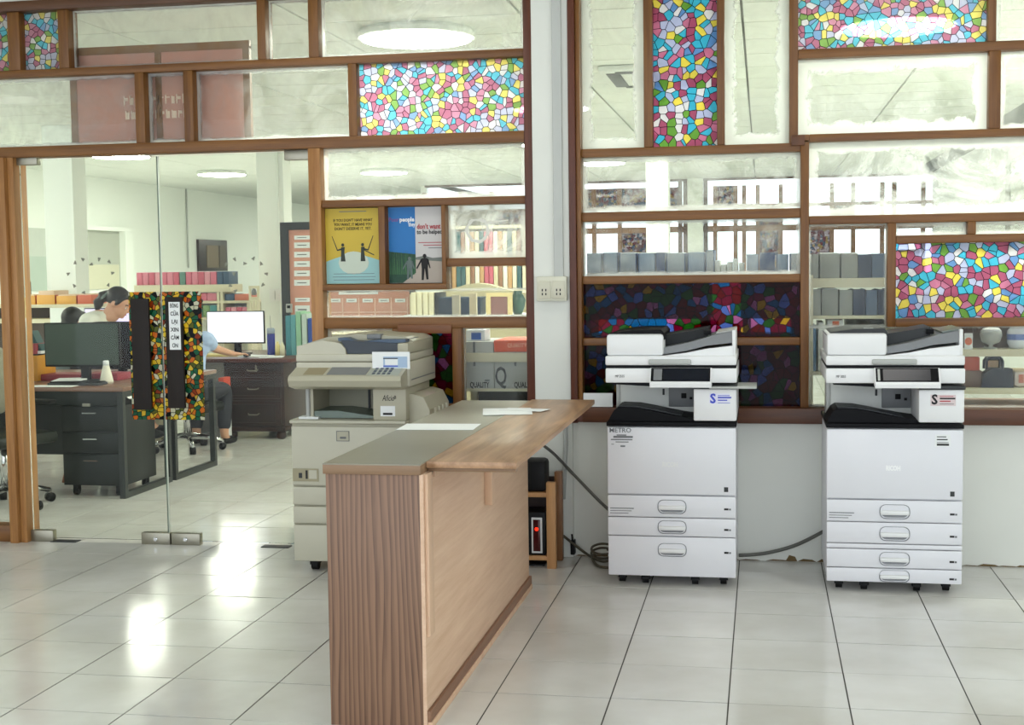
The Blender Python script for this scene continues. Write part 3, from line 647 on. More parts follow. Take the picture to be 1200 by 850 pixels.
# ================================================================== COUNTER
ct = thing('reception_counter', 'long wooden reception counter with overhanging board and plywood side', 'counter', (-.3, -1.4, 0))
CY0, CY1 = -2.40, -.47; CX0, CX1 = WX(385, 700, CY0), WX(498.5, 700, CY0); CZ = WZ(440, 543.5, CY0); XOV = WF(605, 543, CZ).x
box('front_panel', M_veneer, ct, CX0, CX1-.012, CY0-.004, CY0+.018, 0, CZ-.034, .002)
box('side_panel', M_ply, ct, CX1-.018, CX1, CY0-.003, CY1, 0, CZ-.034, .001)
box('side_panel', M_veneer, ct, CX0, CX0+.018, CY0+.018, CY1, 0, CZ-.034)
box('end_panel', M_veneer, ct, CX0+.018, CX1-.018, CY1-.018, CY1, 0, CZ-.034)
box('skirting', M_skirt, ct, CX1, CX1+.012, CY0, CY1, .022, .06, .002); box('skirting', M_batten, ct, CX1, CX1+.016, CY0+.002, CY1, 0, .022, .002)
box('batten', M_batten, ct, CX1, CX1+.012, CY0+.01, CY0+.075, .30, CZ-.034, .002)
box('batten', M_batten, ct, CX1, CX1+.012, CY0+.12, CY1, CZ-.06, CZ-.034, .002)
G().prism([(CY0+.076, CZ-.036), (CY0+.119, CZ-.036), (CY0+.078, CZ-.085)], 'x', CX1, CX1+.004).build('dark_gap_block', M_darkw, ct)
box('bracket_batten', M_batten, ct, CX1, CX1+.03, -1.45, -1.40, CZ-.30, CZ-.06, .003)
box('worktop', M_lam, ct, CX0-.006, CX1-.006, CY0-.012, -.36, CZ-.004, CZ, 0)
box('worktop_core', M_lamedge, ct, CX0-.006, CX1-.006, CY0-.012, -.36, CZ-.034, CZ-.004, .001)
box('overhang_board', M_top, ct, CX1-.004, XOV, CY0+.055, -.31, CZ-.020, CZ+.001, .002)
box('board_edge', M_lamedge, ct, CX1-.004, XOV-.006, CY0+.075, CY0+.105, CZ-.034, CZ-.0205, .002)
for xa, ya, wx, hy, rz, lb in ((-.33, -1.42, .30, .2, .05, 'loose white paper sheet lying on grey counter top nearer the front'), (-.165, -.86, .21, .26, .2, 'second white paper sheet on the counter top, nearer the wall'), (-.10, -.80, .2, .1, -.25, 'small folded white note overlapping the paper sheet nearer the wall')):
    hx = .21
    zq = CZ+.0012+(.0014 if 'second' in lb else .0032 if 'folded' in lb else 0)
    o = G().box(-wx/2, wx/2, -hy/2, hy/2, 0, .0012).build('paper_sheet', M_paper, None); o.location = (xa, ya, zq); o.rotation_euler.z = rz; tag(o, lb, 'paper')

# small pine shelf behind the counter with power unit
sh = thing('pine_shelf', 'small open pine shelf between counter end and white wall', 'shelf', (-.1, -.1, 0))
px0, px1 = WF(641, 667), WF(657, 664)
xb, yb_ = px0.x, px0.y
zt1, zt2 = WZ(646, 566, yb_), WZ(655, 553, yb_+.2)
box('post', M_pine, sh, xb, xb+.045, yb_, yb_+.04, 0, zt1, .003); box('post', wood('pine_post_dark', (120, 78, 44), (150, 104, 64), 'z'), sh, xb+.012, xb+.05, yb_+.19, yb_+.235, 0, zt2, .003)
box('post', M_pine, sh, xb-.34, xb-.30, yb_, yb_+.04, 0, zt1, .003); box('post', M_pine, sh, xb-.34, xb-.30, yb_+.19, yb_+.235, 0, zt2, .003)
s1, s2 = WZ(632, 578, yb_), WZ(632, 652, yb_)
for zq in (s1, s2): box('shelf_board', M_pine, sh, xb-.30, xb, yb_+.002, yb_+.2, zq-.022, zq, .002)
box('back_board', M_darkw, sh, xb-.3, xb+.012, yb_+.2, yb_+.21, s2, zt1)
up = thing('power_unit', 'black power supply unit with red light on lower pine shelf', 'power supply', (xb-.1, yb_+.07, s2))
hz = WZ(632, 606, yb_)-s2
box('case', M_rubber, up, xb-.16, xb-.008, yb_+.015, yb_+.17, s2, s2+hz+.02, .006)
bz = box('bezel', mat('bezel_white', (216, 216, 214), .4), up, WX(622.5, 628, yb_), WX(635, 628, yb_), yb_+.009, yb_+.016, s2+.012, s2+hz-.006, .002)
bx0, bx1 = WX(624.5, 628, yb_), WX(633, 628, yb_)
box('switch', mat('switch_maroon', (70, 16, 18), .2), up, bx0, bx1, yb_+.005, yb_+.0105, s2+.022, s2+hz-.016, .002)
G().ball(((bx0+bx1)/2, yb_+.005, s2+hz*.68), (.009, .004, .009)).build('indicator_light', M_red, up)
tag(box('router_box', M_rubber, None, xb-.14, xb-.006, yb_+.02, yb_+.16, s1, WZ(632, 541, yb_), .02, org=(xb-.07, yb_+.08, s1)), 'black rounded box standing on upper pine shelf', 'box')
tag(box('dark_crate', M_rubber, None, xb-.27, xb-.02, yb_+.05, yb_+.18, 0, s2-.05, .008, org=(xb-.14, yb_+.1, 0)), 'black box on the floor under the lower pine shelf', 'box')
# cables
def cable(name, label, pts, r, m=M_dgray):
    pts = [Vector(p) for p in pts]; out = []
    for i in range(len(pts)-1):
        p0, p1, p2, p3 = pts[max(i-1, 0)], pts[i], pts[i+1], pts[min(i+2, len(pts)-1)]
        for k in range(8):
            t = k/8; out.append(.5*((2*p1)+(p2-p0)*t+(2*p0-5*p1+4*p2-p3)*t*t+(3*p1-p0-3*p2+p3)*t**3))
    out.append(pts[-1]); o = G().tube(out, r, 8).build(name, m, None, True, org=pts[0]); return tag(o, label, 'cable')
mc = mat('cable_grey', (92, 92, 86), .5)
cable('power_cable', 'grey cable hanging from under the counter to the left printer', [W(634, 520, 0.0), W(650, 533, .1), W(672, 556, .16), W(700, 585, .1), W(716, 600, 0.02)], .008, mc)
fz = lambda x, y: WF(x, y, .012)
cable('floor_cable', 'dark cable looped on the floor beside left printer', [W(660, 628, .2), W(675, 640, .18), fz(690, 652)+Vector((0, 0, .004)), fz(705, 658), fz(716, 656), fz(716, 650), fz(704, 648), fz(694, 652), fz(700, 663), fz(716, 666)], .007, mat('cable_olive', (84, 78, 62), .6))
cable('coiled_cable', 'pile of coiled dark cable behind the left printer base', [WF(695+12*math.cos(a*.9)+10, 651+5*math.sin(a*.9)-a*.7, .03+.006*a) for a in range(0, 16)], .006, mat('cable_brown', (70, 62, 48), .6))
cable('wall_cable', 'grey cable running along wall foot between the two white printers', [W(866, 651, .2), W(885, 650, .215), W(905, 647, .21), W(930, 640, .2), W(952, 630, .17), W(972, 619, .12)], .009, mc)
pl = thing('plug', 'black power plug hanging low by wall beside pine shelf', 'plug', W(671, 640, .21))
p = W(671, 640, .21); box('body', M_rubber, pl, p.x-.01, p.x+.012, p.y-.012, p.y+.038, p.z-.045, p.z+.03, .005); G().tube([(p.x, p.y, p.z+.03), (p.x-.004, p.y+.005, p.z+.06)], .005).build('cord_neck', M_rubber, pl)

# ================================================================== PRINTERS
def handle_recess(par, x0, x1, z0, z1, m=mat('recess_shade_grey', (136, 138, 143), .4)):  # darker grey paints the shading inside the recess
    """oval recess ring with a bar handle"""
    cx, cz = (x0+x1)/2, (z0+z1)/2; hw, hh = (x1-x0)/2, (z1-z0)/2; r = hh*.8
    pts = []
    for (sx, sz, a0) in ((1, 1, 0), (-1, 1, PI/2), (-1, -1, PI), (1, -1, 1.5*PI)):
        for k in range(5): a = a0+k*PI/8; pts.append((cx+sx*(hw-r)+r*math.cos(a), cz+sz*(hh-r)+r*math.sin(a)))
    g = G(); inner = [(cx+(p[0]-cx)*.93, cz+(p[1]-cz)*.86) for p in pts]; n = len(pts)
    A = [g.bm.verts.new((p[0], -.003, p[1])) for p in pts]; B = [g.bm.verts.new((p[0], .002, p[1])) for p in inner]; C0 = [g.bm.verts.new((cx+(p[0]-cx)*.8, .012 if p[1] > cz else -.002, cz+(p[1]-cz)*.7)) for p in pts]
    for i in range(n):
        j = (i+1) % n; g.bm.faces.new((A[i], A[j], B[j], B[i])); g.bm.faces.new((B[i], B[j], C0[j], C0[i]))
    g.bm.faces.new(C0)
    o = g.build('handle_recess', m, par, 2)
    G().box(x0+.004, x1-.004, -.016, .004, cz-hh*.42, cz+hh*.18, .005).build('handle', M_white2, o, 2); return o
def make_printer(label, loc, drawers, door, right):
    """local frame: x 0..0.59 across the front, y 0 front to 0.6 back"""
    t = thing('office_printer', label, 'printer')
    Wd, D = .59, .58
    zb = .045
    dtop = .744
    box('base', M_white, t, .004, Wd-.004, .012, D, zb+.004, dtop, .004)
    for x in (.06, .17, .40, .53):
        for y in ((.05,) if x in (.17, .40) else (.07, D-.08)):
            o = G().tube([(x-.014, y, .022), (x+.014, y, .022)], .022, 14).build('caster', M_rubber, t); box('caster_fork', M_rubber, o, x-.02, x+.02, y-.012, y+.02, .02, zb+.008)
    # front door
    z0 = drawers[0][1]+.003
    dr = box('front_door', M_white, t, 0, Wd, -.012, .012, z0, dtop-.004, .008)
    for z_0, z_1, hs in drawers:
        d = box('paper_drawer' if hs else 'spacer_strip', M_white, t, .002, Wd-.002, -.012, .012, z_0+.002, z_1-.002, .003)
        if hs:
            h0, h1 = hs; q = handle_recess(d, .232, .364, h0, h1)
            for ch in (q,)+tuple(q.children): 
                for v in ch.data.vertices: v.co.y -= .0125
            box('tray_mark', M_ink, d, .535, .555, -.0128, -.011, (h0+h1)/2-.012, (h0+h1)/2-.003); box('tray_mark', M_inkgray, d, .557, .566, -.0128, -.011, (h0+h1)/2-.012, (h0+h1)/2-.004)
    d0 = drawers[0][0]
    for i, (wq, hq) in enumerate(((.11, .004), (.10, .003), (.085, .003))): box('print_line', M_inkgray, t, .012, .012+wq, -.0126, -.011, d0+.038-.011*i, d0+.038-.011*i+hq)
    box('badge', M_dgray, t, Wd-.055, Wd-.036, -.0128, -.011, z0+.018, z0+.040)
    text('RICOH', .03, (.29, -.0125, z0+.14), mat('emblem_white', (250, 250, 250), .3) if right else M_white2, t, width=.062 if right else .07, bold=.0015)
    # black rim and output tray
    box('black_rim', M_black, t, -.002, Wd+.002, -.014, D, dtop, dtop+.02, .003)
    zt = dtop+.02
    prof = [(.002, zt), (.40, zt), (.40, zt+.012), (.34, zt+.02), (.27, zt+.033), (.2, zt+.048), (.13, zt+.060), (.05, zt+.063), (.03, zt+.05), (.012, zt+.02)]
    G().prism(prof, 'y', .03, .299).build('output_tray', M_black, t)
    G().prism([(.05, zt+.064), (.13, zt+.061), (.2, zt+.05), (.27, zt+.036), (.34, zt+.022), (.34, zt+.024), (.27, zt+.041), (.2, zt+.056), (.13, zt+.067), (.05, zt+.07)], 'y', .05, .2).build('tray_lip', M_dgray, t)
    # cavity back and posts
    zs = .945
    box('rear_wall', mat('cavity_grey', (216, 218, 212), .5), t, .03, .398, .30, .44, zt, zs)
    box('rear_wall_recess', M_gray, t, .265, .396, .288, .301, zt+.04, zs-.02, .004)
    box('sensor', M_black, t, .325, .35, .284, .289, .845, .87, .002); box('sensor', M_black, t, .365, .378, .284, .289, .84, .852)
    box('seam', M_dgray, t, .235, .245, .296, .301, .86, .89)
    box('side_post', M_lgray, t, .012, .035, .30, .45, zt, zs, .003)
    # right block
    rb = box('right_block', M_white2, t, .398, Wd+.002, -.012, D-.02, zt+.006, .918, .008)
    box('paper_guide', M_dgray, t, .40, Wd+.006, -.02, .42, .918, .934, .003)
    if not right: box('side_table', M_lgray, t, .47, .682, -.04, .20, .921, .930, .002)
    # stickers on the right block
    if right:
        st = box('service_sticker', mat('sticker_pink', (216, 200, 200), .5), rb, .448, .555, -.0135, -.0122, .846, .895); ink = M_inkred; ink2 = M_ink
    else:
        st = box('service_sticker', mat('sticker_pale', (226, 226, 240), .5), rb, .47, .562, -.0135, -.0122, .850, .897); ink = M_inkblue; ink2 = M_inkblue
    sx = .453 if right else .474; sz = .872
    text('S', .06, (sx+.012, -.0138, sz), ink2, rb, 'sticker_logo', bold=.002, width=.026)
    for i, (wq, hq) in enumerate(((.058, .003), (.066, .007), (.046, .005), (.06, .002))):
        box('sticker_line', ink if i % 2 == 0 else ink2, rb, sx+.034, sx+.034+wq*(.92 if not right else 1), -.0138, -.0134, sz+.014-.011*i, sz+.014-.011*i+hq)
    # scanner
    sc = box('scanner_body', M_white2, t, -.004, Wd+.004, -.014, D, zs, 1.012, .006)
    G().prism([(.03, zs-.008), (.22, zs-.018), (.40, zs-.012), (.40, zs+.004), (.03, zs+.004)], 'y', .0, .4).build('exit_guide', M_black, t)
    text('MP 3055' if right else 'MP 2555', .016, (.062, -.0146, .975), M_ink, sc, 'model_mark', width=.042)
    box('lid_gap', M_black, t, .0, Wd, -.008, D-.01, 1.012, 1.026)
    ld = box('lid', M_white2, t, -.004, Wd+.002, -.016, D, 1.026, 1.068, .006)
    box('lid_handle', M_lgray, t, .195, .388, -.034, -.014, 1.030, 1.054, .006)
    # control panel, tilted
    x0, x1 = (.205, .482)
    pf = [(-.012, 1.014), (-.036, 1.016), (-.088, .948), (-.086, .930), (-.012, .936)]
    cp = G().prism(pf, 'x', x0, x1).build('control_panel', M_white2, t)
    n = Vector((0, -.052, -.068)); a = Vector((0, -.036, 1.016)); dn = Vector((0, -.068, .052)).normalized()
    def on(u0, u1, t0, t1, th, m, nm):
        P = [Vector((u0, 0, 0))+a+n*t1+dn*th, Vector((u1, 0, 0))+a+n*t1+dn*th, Vector((u1, 0, 0))+a+n*t0+dn*th, Vector((u0, 0, 0))+a+n*t0+dn*th]
        return G().quadslab(P, th+.001).build(nm, m, cp)
    on(x0+.004, x1-.006, .02, .86, .0016, M_black, 'bezel'); on(x0+.06 if not right else x0+.035, x1-.012 if not right else x1-.04, .1, .8, .003, M_screen, 'screen')
    on(x0+.016, x0+.054, .1, .8, .003, M_gray, 'key_column') if not right else on(x0+.012, x0+.022, .1, .8, .003, M_lgray, 'key_column')
    # document feeder
    zl = 1.068
    G().box(.0, .262, .0, .42, zl, 1.168, .014).build('feeder_head', M_white2, t, 2)
    G().prism([(.0, 1.158), (.02, 1.172), (.12, 1.186), (.25, 1.188), (.264, 1.172), (.264, 1.14), (.25, 1.168), (.01, 1.16)], 'y', .014, .43).build('feeder_cap', M_dgray if right else M_black, t)
    if right: box('cap_label', M_lgray, t, .165, .205, .04, .07, 1.186, 1.190)
    G().prism([(.262, zl), (.575, zl), (.575, zl+.045), (.45, zl+.03), (.36, zl+.012)], 'y', .012, .44).build('feeder_base', M_white2, t)
    G().prism([(.262, zl+.006), (.36, zl+.02), (.46, zl+.045), (.575, zl+.058), (.575, zl+.11), (.50, zl+.095), (.38, zl+.06), (.262, zl+.036)], 'y', .03, .4).build('document_tray', M_gray, t)
    G().prism([(.262, zl+.037), (.38, zl+.062), (.46, zl+.085), (.46, zl+.122), (.38, zl+.108), (.262, zl+.09)], 'y', .12, .40).build('tray_table', M_dgray if right else mat('dark_tray', (32, 34, 36), .5, spec=.25), t)
    box('paper_fence', M_black, t, .44, .475, .10, .14, zl+.09, zl+.112, .003)
    G().prism([(.50, zl+.098), (.582, zl+.112), (.586, zl+.118), (.5, zl+.104)], 'y', .04, .38).build('tray_flap', mat('tray_flap_green', (112, 124, 118), .4) if right else M_lgray, t)
    box('tray_end', M_white2, t, .572, .588, .02, .42, zl, zl+.115, .004)
    t.location = loc; return t
PY = -.338
p1 = make_printer('white office printer nearer the counter, three drawers, small side table and blue sticker', (.206, PY, 0),
    [(.321, .424, (.34, .405)), (.233, .321, (.246, .308)), (.045, .233, (.14, .202))], .42, False)
text('METRO', .03, (.062, -.0126, .724), M_inkgray, p1, 'sticker_text', width=.1, bold=.0004)
for i, (x, wq, hq) in enumerate(((.045, .045, .005), (.03, .09, .009), (.018, .1, .005), (.04, .06, .004), (.02, .012, .003), (.062, .022, .007))):
    box('sticker_text', M_inkgray, p1, x, x+wq, -.0128, -.0118, .700-.0105*i, .700-.0105*i+hq)
p2 = make_printer('taller drawer stack white office printer at right, four drawers and white label', (1.197, PY, 0),
    [(.320, .421, (.336, .402)), (.222, .320, (.236, .302)), (.198, .222, None), (.111, .198, (.124, .186)), (.045, .111, (.05, .104))], .42, True)
lb = box('serial_label', M_paper, p2, .468, .535, -.0135, -.0118, .664, .718)
for i, (wq, hq) in enumerate(((.04, .004), (.046, .005), (.05, .003), (.052, .009))): box('label_line', M_ink if i != 2 else M_inkgray, lb, .476, .476+wq, -.0142, -.0134, .706-.0125*i, .706-.0125*i+hq)

# ================================================================== OLD BEIGE COPIER behind the counter
cp = thing('beige_copier', 'old beige photocopier on castors standing behind the counter', 'photocopier', (-1.05, 0, 0))
YC = -.27; cx0, cx1 = -1.356, -.772
box('body', M_beige, cp, cx0, cx1, YC+.01, .2, .05, .735, .006)
for z0, z1, nm in ((.432, .725, 'front_door'), (.335, .427, 'paper_drawer'), (.243, .33, 'paper_drawer'), (.056, .238, 'lower_cover')):
    box(nm, M_beige2, cp, cx0+.003, cx1-.003, YC-.008, YC+.012, z0, z1-.004, .004)
box('ledge', M_beige2, cp, cx0-.006, cx1, YC-.012, .2, .735, .752, .006)
for x in (cx0+.09, cx0+.2, cx1-.06): G().tube([(x-.016, YC+.06, .027), (x+.016, YC+.06, .027)], .027, 14).build('caster', M_rubber, cp); box('caster_fork', M_rubber, cp, x-.02, x+.02, YC+.03, YC+.09, .03, .056)
def cpx(x, y, Y=YC): return WX(x, y, Y)
xr0 = cpx(437, 480)
box('right_tower', M_beige, cp, xr0, cx1, YC, .2, .752, .915, .006)
box('cavity_back', mat('copier_inner', (150, 148, 128), .5), cp, cx0+.09, xr0, YC+.30, .2, .752, .915)
box('cavity_side', M_beige, cp, cx0+.085, cx0+.1, YC+.05, .2, .752, .915); box('inner_slot', M_dgray, cp, xr0-.085, xr0-.03, YC+.28, YC+.302, .79, .87, .01); box('inner_seam', M_dgray, cp, xr0-.11, xr0-.1, YC+.29, YC+.302, .78, .88)
G().tube([(cpx(357, 470), YC+.05, .752), (cpx(357, 470), YC+.05, .92)], .011).build('support_post', M_lgray, cp)
G().prism([(cx0+.10, .756), (xr0-.002, .756), (xr0-.002, .765), (cx0+.22, .792), (cx0+.1, .79)], 'y', YC+.06, YC+.3).build('output_tray', mat('tray_teal', (110, 124, 116), .4), cp)
box('paper_stub', M_paper, cp, cx0+.03, cx0+.13, YC+.03, YC+.1, .753, .764)
# control deck: profile in (y,z)
xs0 = cpx(347, 430); xs1 = cpx(477, 430)
dk = G().prism([(YC-.02, .905), (YC-.11, .925), (YC-.125, .955), (YC-.115, .975), (YC+.02, 1.015), (YC+.02, .905)], 'x', xs0, xs1).build('control_deck', M_beige, cp, False)
n = Vector((0, .135, .04)); a = Vector((0, YC-.115, .975)); dn = Vector((0, -.04, .135)).normalized()
def deck(u0, u1, t0, t1, th, m, nm):
    P = [Vector((u0, 0, 0))+a+n*t0+dn*th, Vector((u1, 0, 0))+a+n*t0+dn*th, Vector((u1, 0, 0))+a+n*t1+dn*th, Vector((u0, 0, 0))+a+n*t1+dn*th]
    return G().quadslab(P, th+.001).build(nm, m, dk)
wd_ = xs1-xs0
deck(xs0+.33*wd_, xs0+.68*wd_, .15, .85, .002, M_gray, 'lcd_screen'); deck(xs0+.12*wd_, xs0+.30*wd_, .15, .8, .001, mat('deck_brown', (150, 138, 108), .5), 'label_strip')
deck(xs0+.69*wd_, xs0+.97*wd_, .1, .9, .001, mat('keypad_grey', (166, 170, 158), .45), 'keypad')
for i in range(4):
    for j in range(3): deck(xs0+(.73+.045*i)*wd_, xs0+(.755+.045*i)*wd_, .2+.22*j, .34+.22*j, .003, M_navy, 'key')
box('scanner_body', M_beige2, cp, xs0, cx1+.02, YC-.0, .25, .915, 1.035, .006)
box('side_seam', M_gray, cp, cx1+.015, cx1+.0215, YC+.03, .22, .945, .95)
box('lid_lower', M_beige2, cp, xs0, cx1+.01, YC+.0, .25, 1.038, 1.072, .004)
G().prism([(xs0, 1.074), (cx1+.008, 1.074), (cx1+.008, 1.13), (cx1-.03, 1.15), (xs0+.28, 1.165), (xs0+.12, 1.15), (xs0, 1.115)], 'y', YC+.12, .25).build('document_feeder', M_beige, cp)
G().prism([(xs0, 1.072), (xs0+.25, 1.072), (xs0+.245, 1.10), (xs0+.22, 1.125), (xs0+.13, 1.14), (xs0, 1.112)], 'y', YC+.015, .2).build('feeder_cover', M_beige2, cp)
G().prism([(xs0+.255, 1.074), (cx1-.02, 1.074), (cx1-.005, 1.12), (xs0+.22, 1.14), (xs0+.24, 1.10)], 'y', YC+.03, YC+.125).build('feeder_well', mat('well_dark', (44, 52, 62), .4), cp)
G().prism([(xs0+.2, 1.135), (xs0+.3, 1.112), (cx1-.01, 1.128), (cx1-.01, 1.142), (xs0+.42, 1.142), (xs0+.3, 1.13), (xs0+.24, 1.152), (xs0+.2, 1.15)], 'y', YC+.05, YC+.3).build('document_tray', mat('tray_blue', (64, 84, 108), .35), cp)
box('tray_clip', M_gray, cp, xs0+.33, xs0+.40, YC+.1, YC+.16, 1.14, 1.165, .004)
box('feeder_right', M_beige, cp, cx1-.045, cx1+.01, YC+.02, .25, 1.072, 1.125, .008)
# right bypass unit, ribbed
G().prism([(cx1, .70), (cx1+.10, .72), (cx1+.10, .80), (cx1+.07, .86), (cx1+.02, .875), (cx1, .875)], 'y', YC+.06, .20).build('bypass_unit', M_beige, cp)
for k in range(4): box('rib', M_beige2, cp, cx1+.02, cx1+.108, YC+.16+.08*k, YC+.18+.08*k, .73, .80, .006)
text('Aficio', .04, (cpx(455, 467), YC-.001, WZ(455, 467, YC)), M_ink, cp, 'model_name', width=.06, shear=.25); text('8', .025, (cpx(463, 466), YC-.001, WZ(463, 466, YC)), M_ink, cp, 'model_name')
s_ = box('white_label', M_paper, cp, cpx(446, 482), cpx(463, 482), YC-.002, YC+.001, WZ(455, 488, YC), WZ(455, 476, YC)); box('label_line', M_ink, s_, cpx(449, 485), cpx(460, 485), YC-.003, YC-.0015, WZ(455, 486.5, YC), WZ(455, 484, YC))
g = G(); lx0, lx1, lz0, lz1 = cpx(395, 510), cpx(410, 510), WZ(400, 517, YC), WZ(400, 505, YC)
nl = box('notice_sticker', M_beige, cp, lx0, lx1, YC-.011, YC-.007, lz0, lz1); 
for (q0, q1, q2, q3) in ((lx0, lx1, lz0, lz0+.003), (lx0, lx1, lz1-.003, lz1), (lx0, lx0+.003, lz0, lz1), (lx1-.003, lx1, lz0, lz1), (lx0+.018, lx1-.016, lz0+.012, lz0+.022)): box('sticker_line', M_inkgray, nl, q0, q1, YC-.0118, YC-.0108, q2, q3)
ml = box('meter_label', mat('label_tan', (160, 152, 124), .5), cp, cpx(344, 555), cpx(374, 555), YC-.011, YC-.007, WZ(358, 564, YC), WZ(358, 549, YC))
box('label_mark', M_ink, ml, cpx(359, 555), cpx(361.5, 555), YC-.012, YC-.0105, WZ(360, 561, YC), WZ(360, 551, YC)); box('label_mark', M_dgray, ml, cpx(351, 555), cpx(355, 555), YC-.012, YC-.0105, WZ(353, 560, YC), WZ(353, 554, YC)); box('label_mark', M_beige2, ml, cpx(363, 555), cpx(372, 555), YC-.012, YC-.0105, WZ(367, 561, YC), WZ(367, 551, YC))
ca = thing('instruction_card', 'white instruction card with pale blue diagram leaning on beige copier lid', 'card', (cpx(459, 422), YC-.02, 1.0))
box('card', M_paper, ca, cpx(437, 422), cpx(481, 422), YC-.012, YC-.008, WZ(459, 432.5, YC-.01), WZ(459, 412.5, YC-.01))
box('diagram', mat('card_blue', (168, 190, 216), .6), ca, cpx(450, 422), cpx(478, 422), YC-.0132, YC-.0118, WZ(459, 431, YC-.01), WZ(459, 418, YC-.01)); box('diagram_box', M_paper, ca, cpx(452, 422), cpx(467, 422), YC-.0142, YC-.0128, WZ(459, 428, YC-.01), WZ(459, 421, YC-.01))
for yq in (420, 429): box('diagram_line', M_inkblue if yq == 429 else M_ink, ca, cpx(450, 422), cpx(467, 422), YC-.0144, YC-.0128, WZ(459, yq+.7, YC-.01), WZ(459, yq-.4, YC-.01))
# ================================================================== CEILING LAMPS
def lamp(name, label, x, y, z, m, group):
    t = thing(name, label, 'ceiling lamp', (x, y, z), group)
    G().lathe([(.335, 0), (.35, -.02), (.35, -.045), (.33, -.05)], (x, y, z), 40).build('housing', M_ceil, t, 2)
    G().lathe([(.328, -.049), (.326, -.056), (.20, -.068), (.0, -.072)], (x, y, z), 40).build('diffuser', m, t, True); return t
LO = []
for (px, py), lb in (((260, 205), 'round glowing ceiling lamp deeper in the office, seen through right door leaf'), ((142, 184), 'round glowing ceiling lamp seen at top of left door leaf'), ((450, 203), 'round glowing ceiling lamp seen in the pane above the two posters'),
        ((488, 46), 'large round glowing ceiling lamp seen in the top pane above the stained pane'), ((703, 192), 'round glowing ceiling lamp seen at left end of pane below the tall stained strip'), ((1052, 32), 'round glowing ceiling lamp behind the stained pane at upper right')):
    p = WF(px, py, ZC-.05); LO.append(p); lamp('ceiling_lamp', lb, p.x, p.y, ZC, M_lamp, 'round office ceiling lamps')
for (px, py), lb in (((33, 210), 'small glowing ceiling lamp farthest left, low in the left door leaf'),):
    p = WF(px, py, ZC-.05); lamp('ceiling_lamp', lb, p.x, p.y, ZC, M_lamp, 'round office ceiling lamps')
for Y in (5.2, 8.6, 12.5):                                    # added for office light, unseen in a row behind the white column
    p = W(646, 200, Y); lamp('ceiling_lamp', 'added round glowing ceiling lamp hidden behind the white column, %s' % {5.2: 'nearest of three', 8.6: 'middle of three', 12.5: 'farthest of three'}[Y], p.x, Y, ZC, M_lamp, 'added office lamps hidden by the column')
for Y in (18.6, 22.2):  # lamps added to brighten the dark rear of the office
    lamp('ceiling_lamp', 'added round glowing ceiling lamp at the far rear behind rail above posters, %s' % {18.6: 'nearer', 22.2: 'farther'}[Y], -6.4, Y, ZC, M_lamp, 'added office lamps at the far rear')
for x, y in ((-7.6, 2.2), (-7.9, 4.6), (2.95, 1.6), (3.1, 3.6)):  # out-of-view lamps added to light the office
    lamp('ceiling_lamp', 'added unseen ceiling lamp of the office, %s' % {(-7.6, 2.2): 'beyond the left edge, nearer the glass', (-7.9, 4.6): 'beyond the left edge, deeper in', (2.95, 1.6): 'beyond the right edge, nearer the glass', (3.1, 3.6): 'beyond the right edge, deeper in'}[(x, y)], x, y, ZC, M_lamp, 'added office lamps outside the picture')
for x, y in ((-5.9, -2.4), (4.9, -2.2), (5.4, -4.6), (-6.2, -4.8), (-1.0, -1.0), (1.6, -1.0)):  # unseen lamps added as extra light for the front room
    lamp('ceiling_lamp', 'added unseen ceiling lamp of the front room, %s' % {(-5.9, -2.4): 'far left, nearer the partition', (4.9, -2.2): 'far right, nearer the partition', (5.4, -4.6): 'far right, nearer the camera', (-6.2, -4.8): 'far left, nearer the camera', (-1.0, -1.0): 'above the counter', (1.6, -1.0): 'above the white printers'}[(x, y)], x, y, 3.2, M_fillf, 'added front room lamps')
# ceiling cassette air conditioner
p = WF(718, 92, ZC-.03)
ac = thing('ceiling_air_conditioner', 'square white ceiling air conditioner with dark grille seen in upper pane right of column', 'air conditioner', (p.x+.45, p.y, ZC))
cx, cy = p.x+.42, p.y
box('panel', M_ceil, ac, cx-.475, cx+.475, cy-.475, cy+.475, ZC-.045, ZC-.001, .012); box('intake_grille', M_dgray, ac, cx-.24, cx+.24, cy-.24, cy+.24, ZC-.055, ZC-.044, .004)
for k in range(9): box('grille_slat', M_gray, ac, cx-.22, cx+.22, cy-.22+.05*k, cy-.195+.05*k, ZC-.06, ZC-.054)
for q in ((-.43, -.33, -.36, .36), (.33, .43, -.36, .36), (-.36, .36, -.43, -.33), (-.36, .36, .33, .43)): box('air_slot', M_dgray, ac, cx+q[0], cx+q[1], cy+q[2], cy+q[3], ZC-.05, ZC-.0445, .003)

# ================================================================== FAR PARTITION of the office
w3 = sempty('window_3', (0, YF, 0))
YA, YB2 = YF, YF+.1
zx = lambda y, x=880: WZ(x, y, YF)
xx_ = lambda x, y=250: WX(x, y, YF)
M_far = wood('far_wood', (104, 70, 44), (150, 108, 72), 'x'); M_fard = wood('far_dark_wood', (66, 44, 34), (96, 66, 50), 'x')
ZS3 = zx(322)
xw0 = xx_(498)
struct(box('wall_far', M_wallo, None, xw0-.1, XR, YF, YF+.12, 0, ZS3))
struct(box('wall_far_left', M_wallo, None, XL, xw0, YF2, YF2+.12, 0, 3.1)); struct(box('wall_return', M_wallo, None, xw0-.1, xw0, YF+.12, YF2, 0, 3.1)); struct(box('ceiling_rear', M_ceil, None, XL-.2, xw0, YF+.2, YF2+.2, ZC+.02, ZC+.1))
zr = [ZS3, zx(300), zx(271), zx(264), zx(243), zx(239), zx(217), zx(209)]
box('head_beam', M_fard, w3, xw0, XR, YA, YB2, zr[7]-.02, 2.93); 
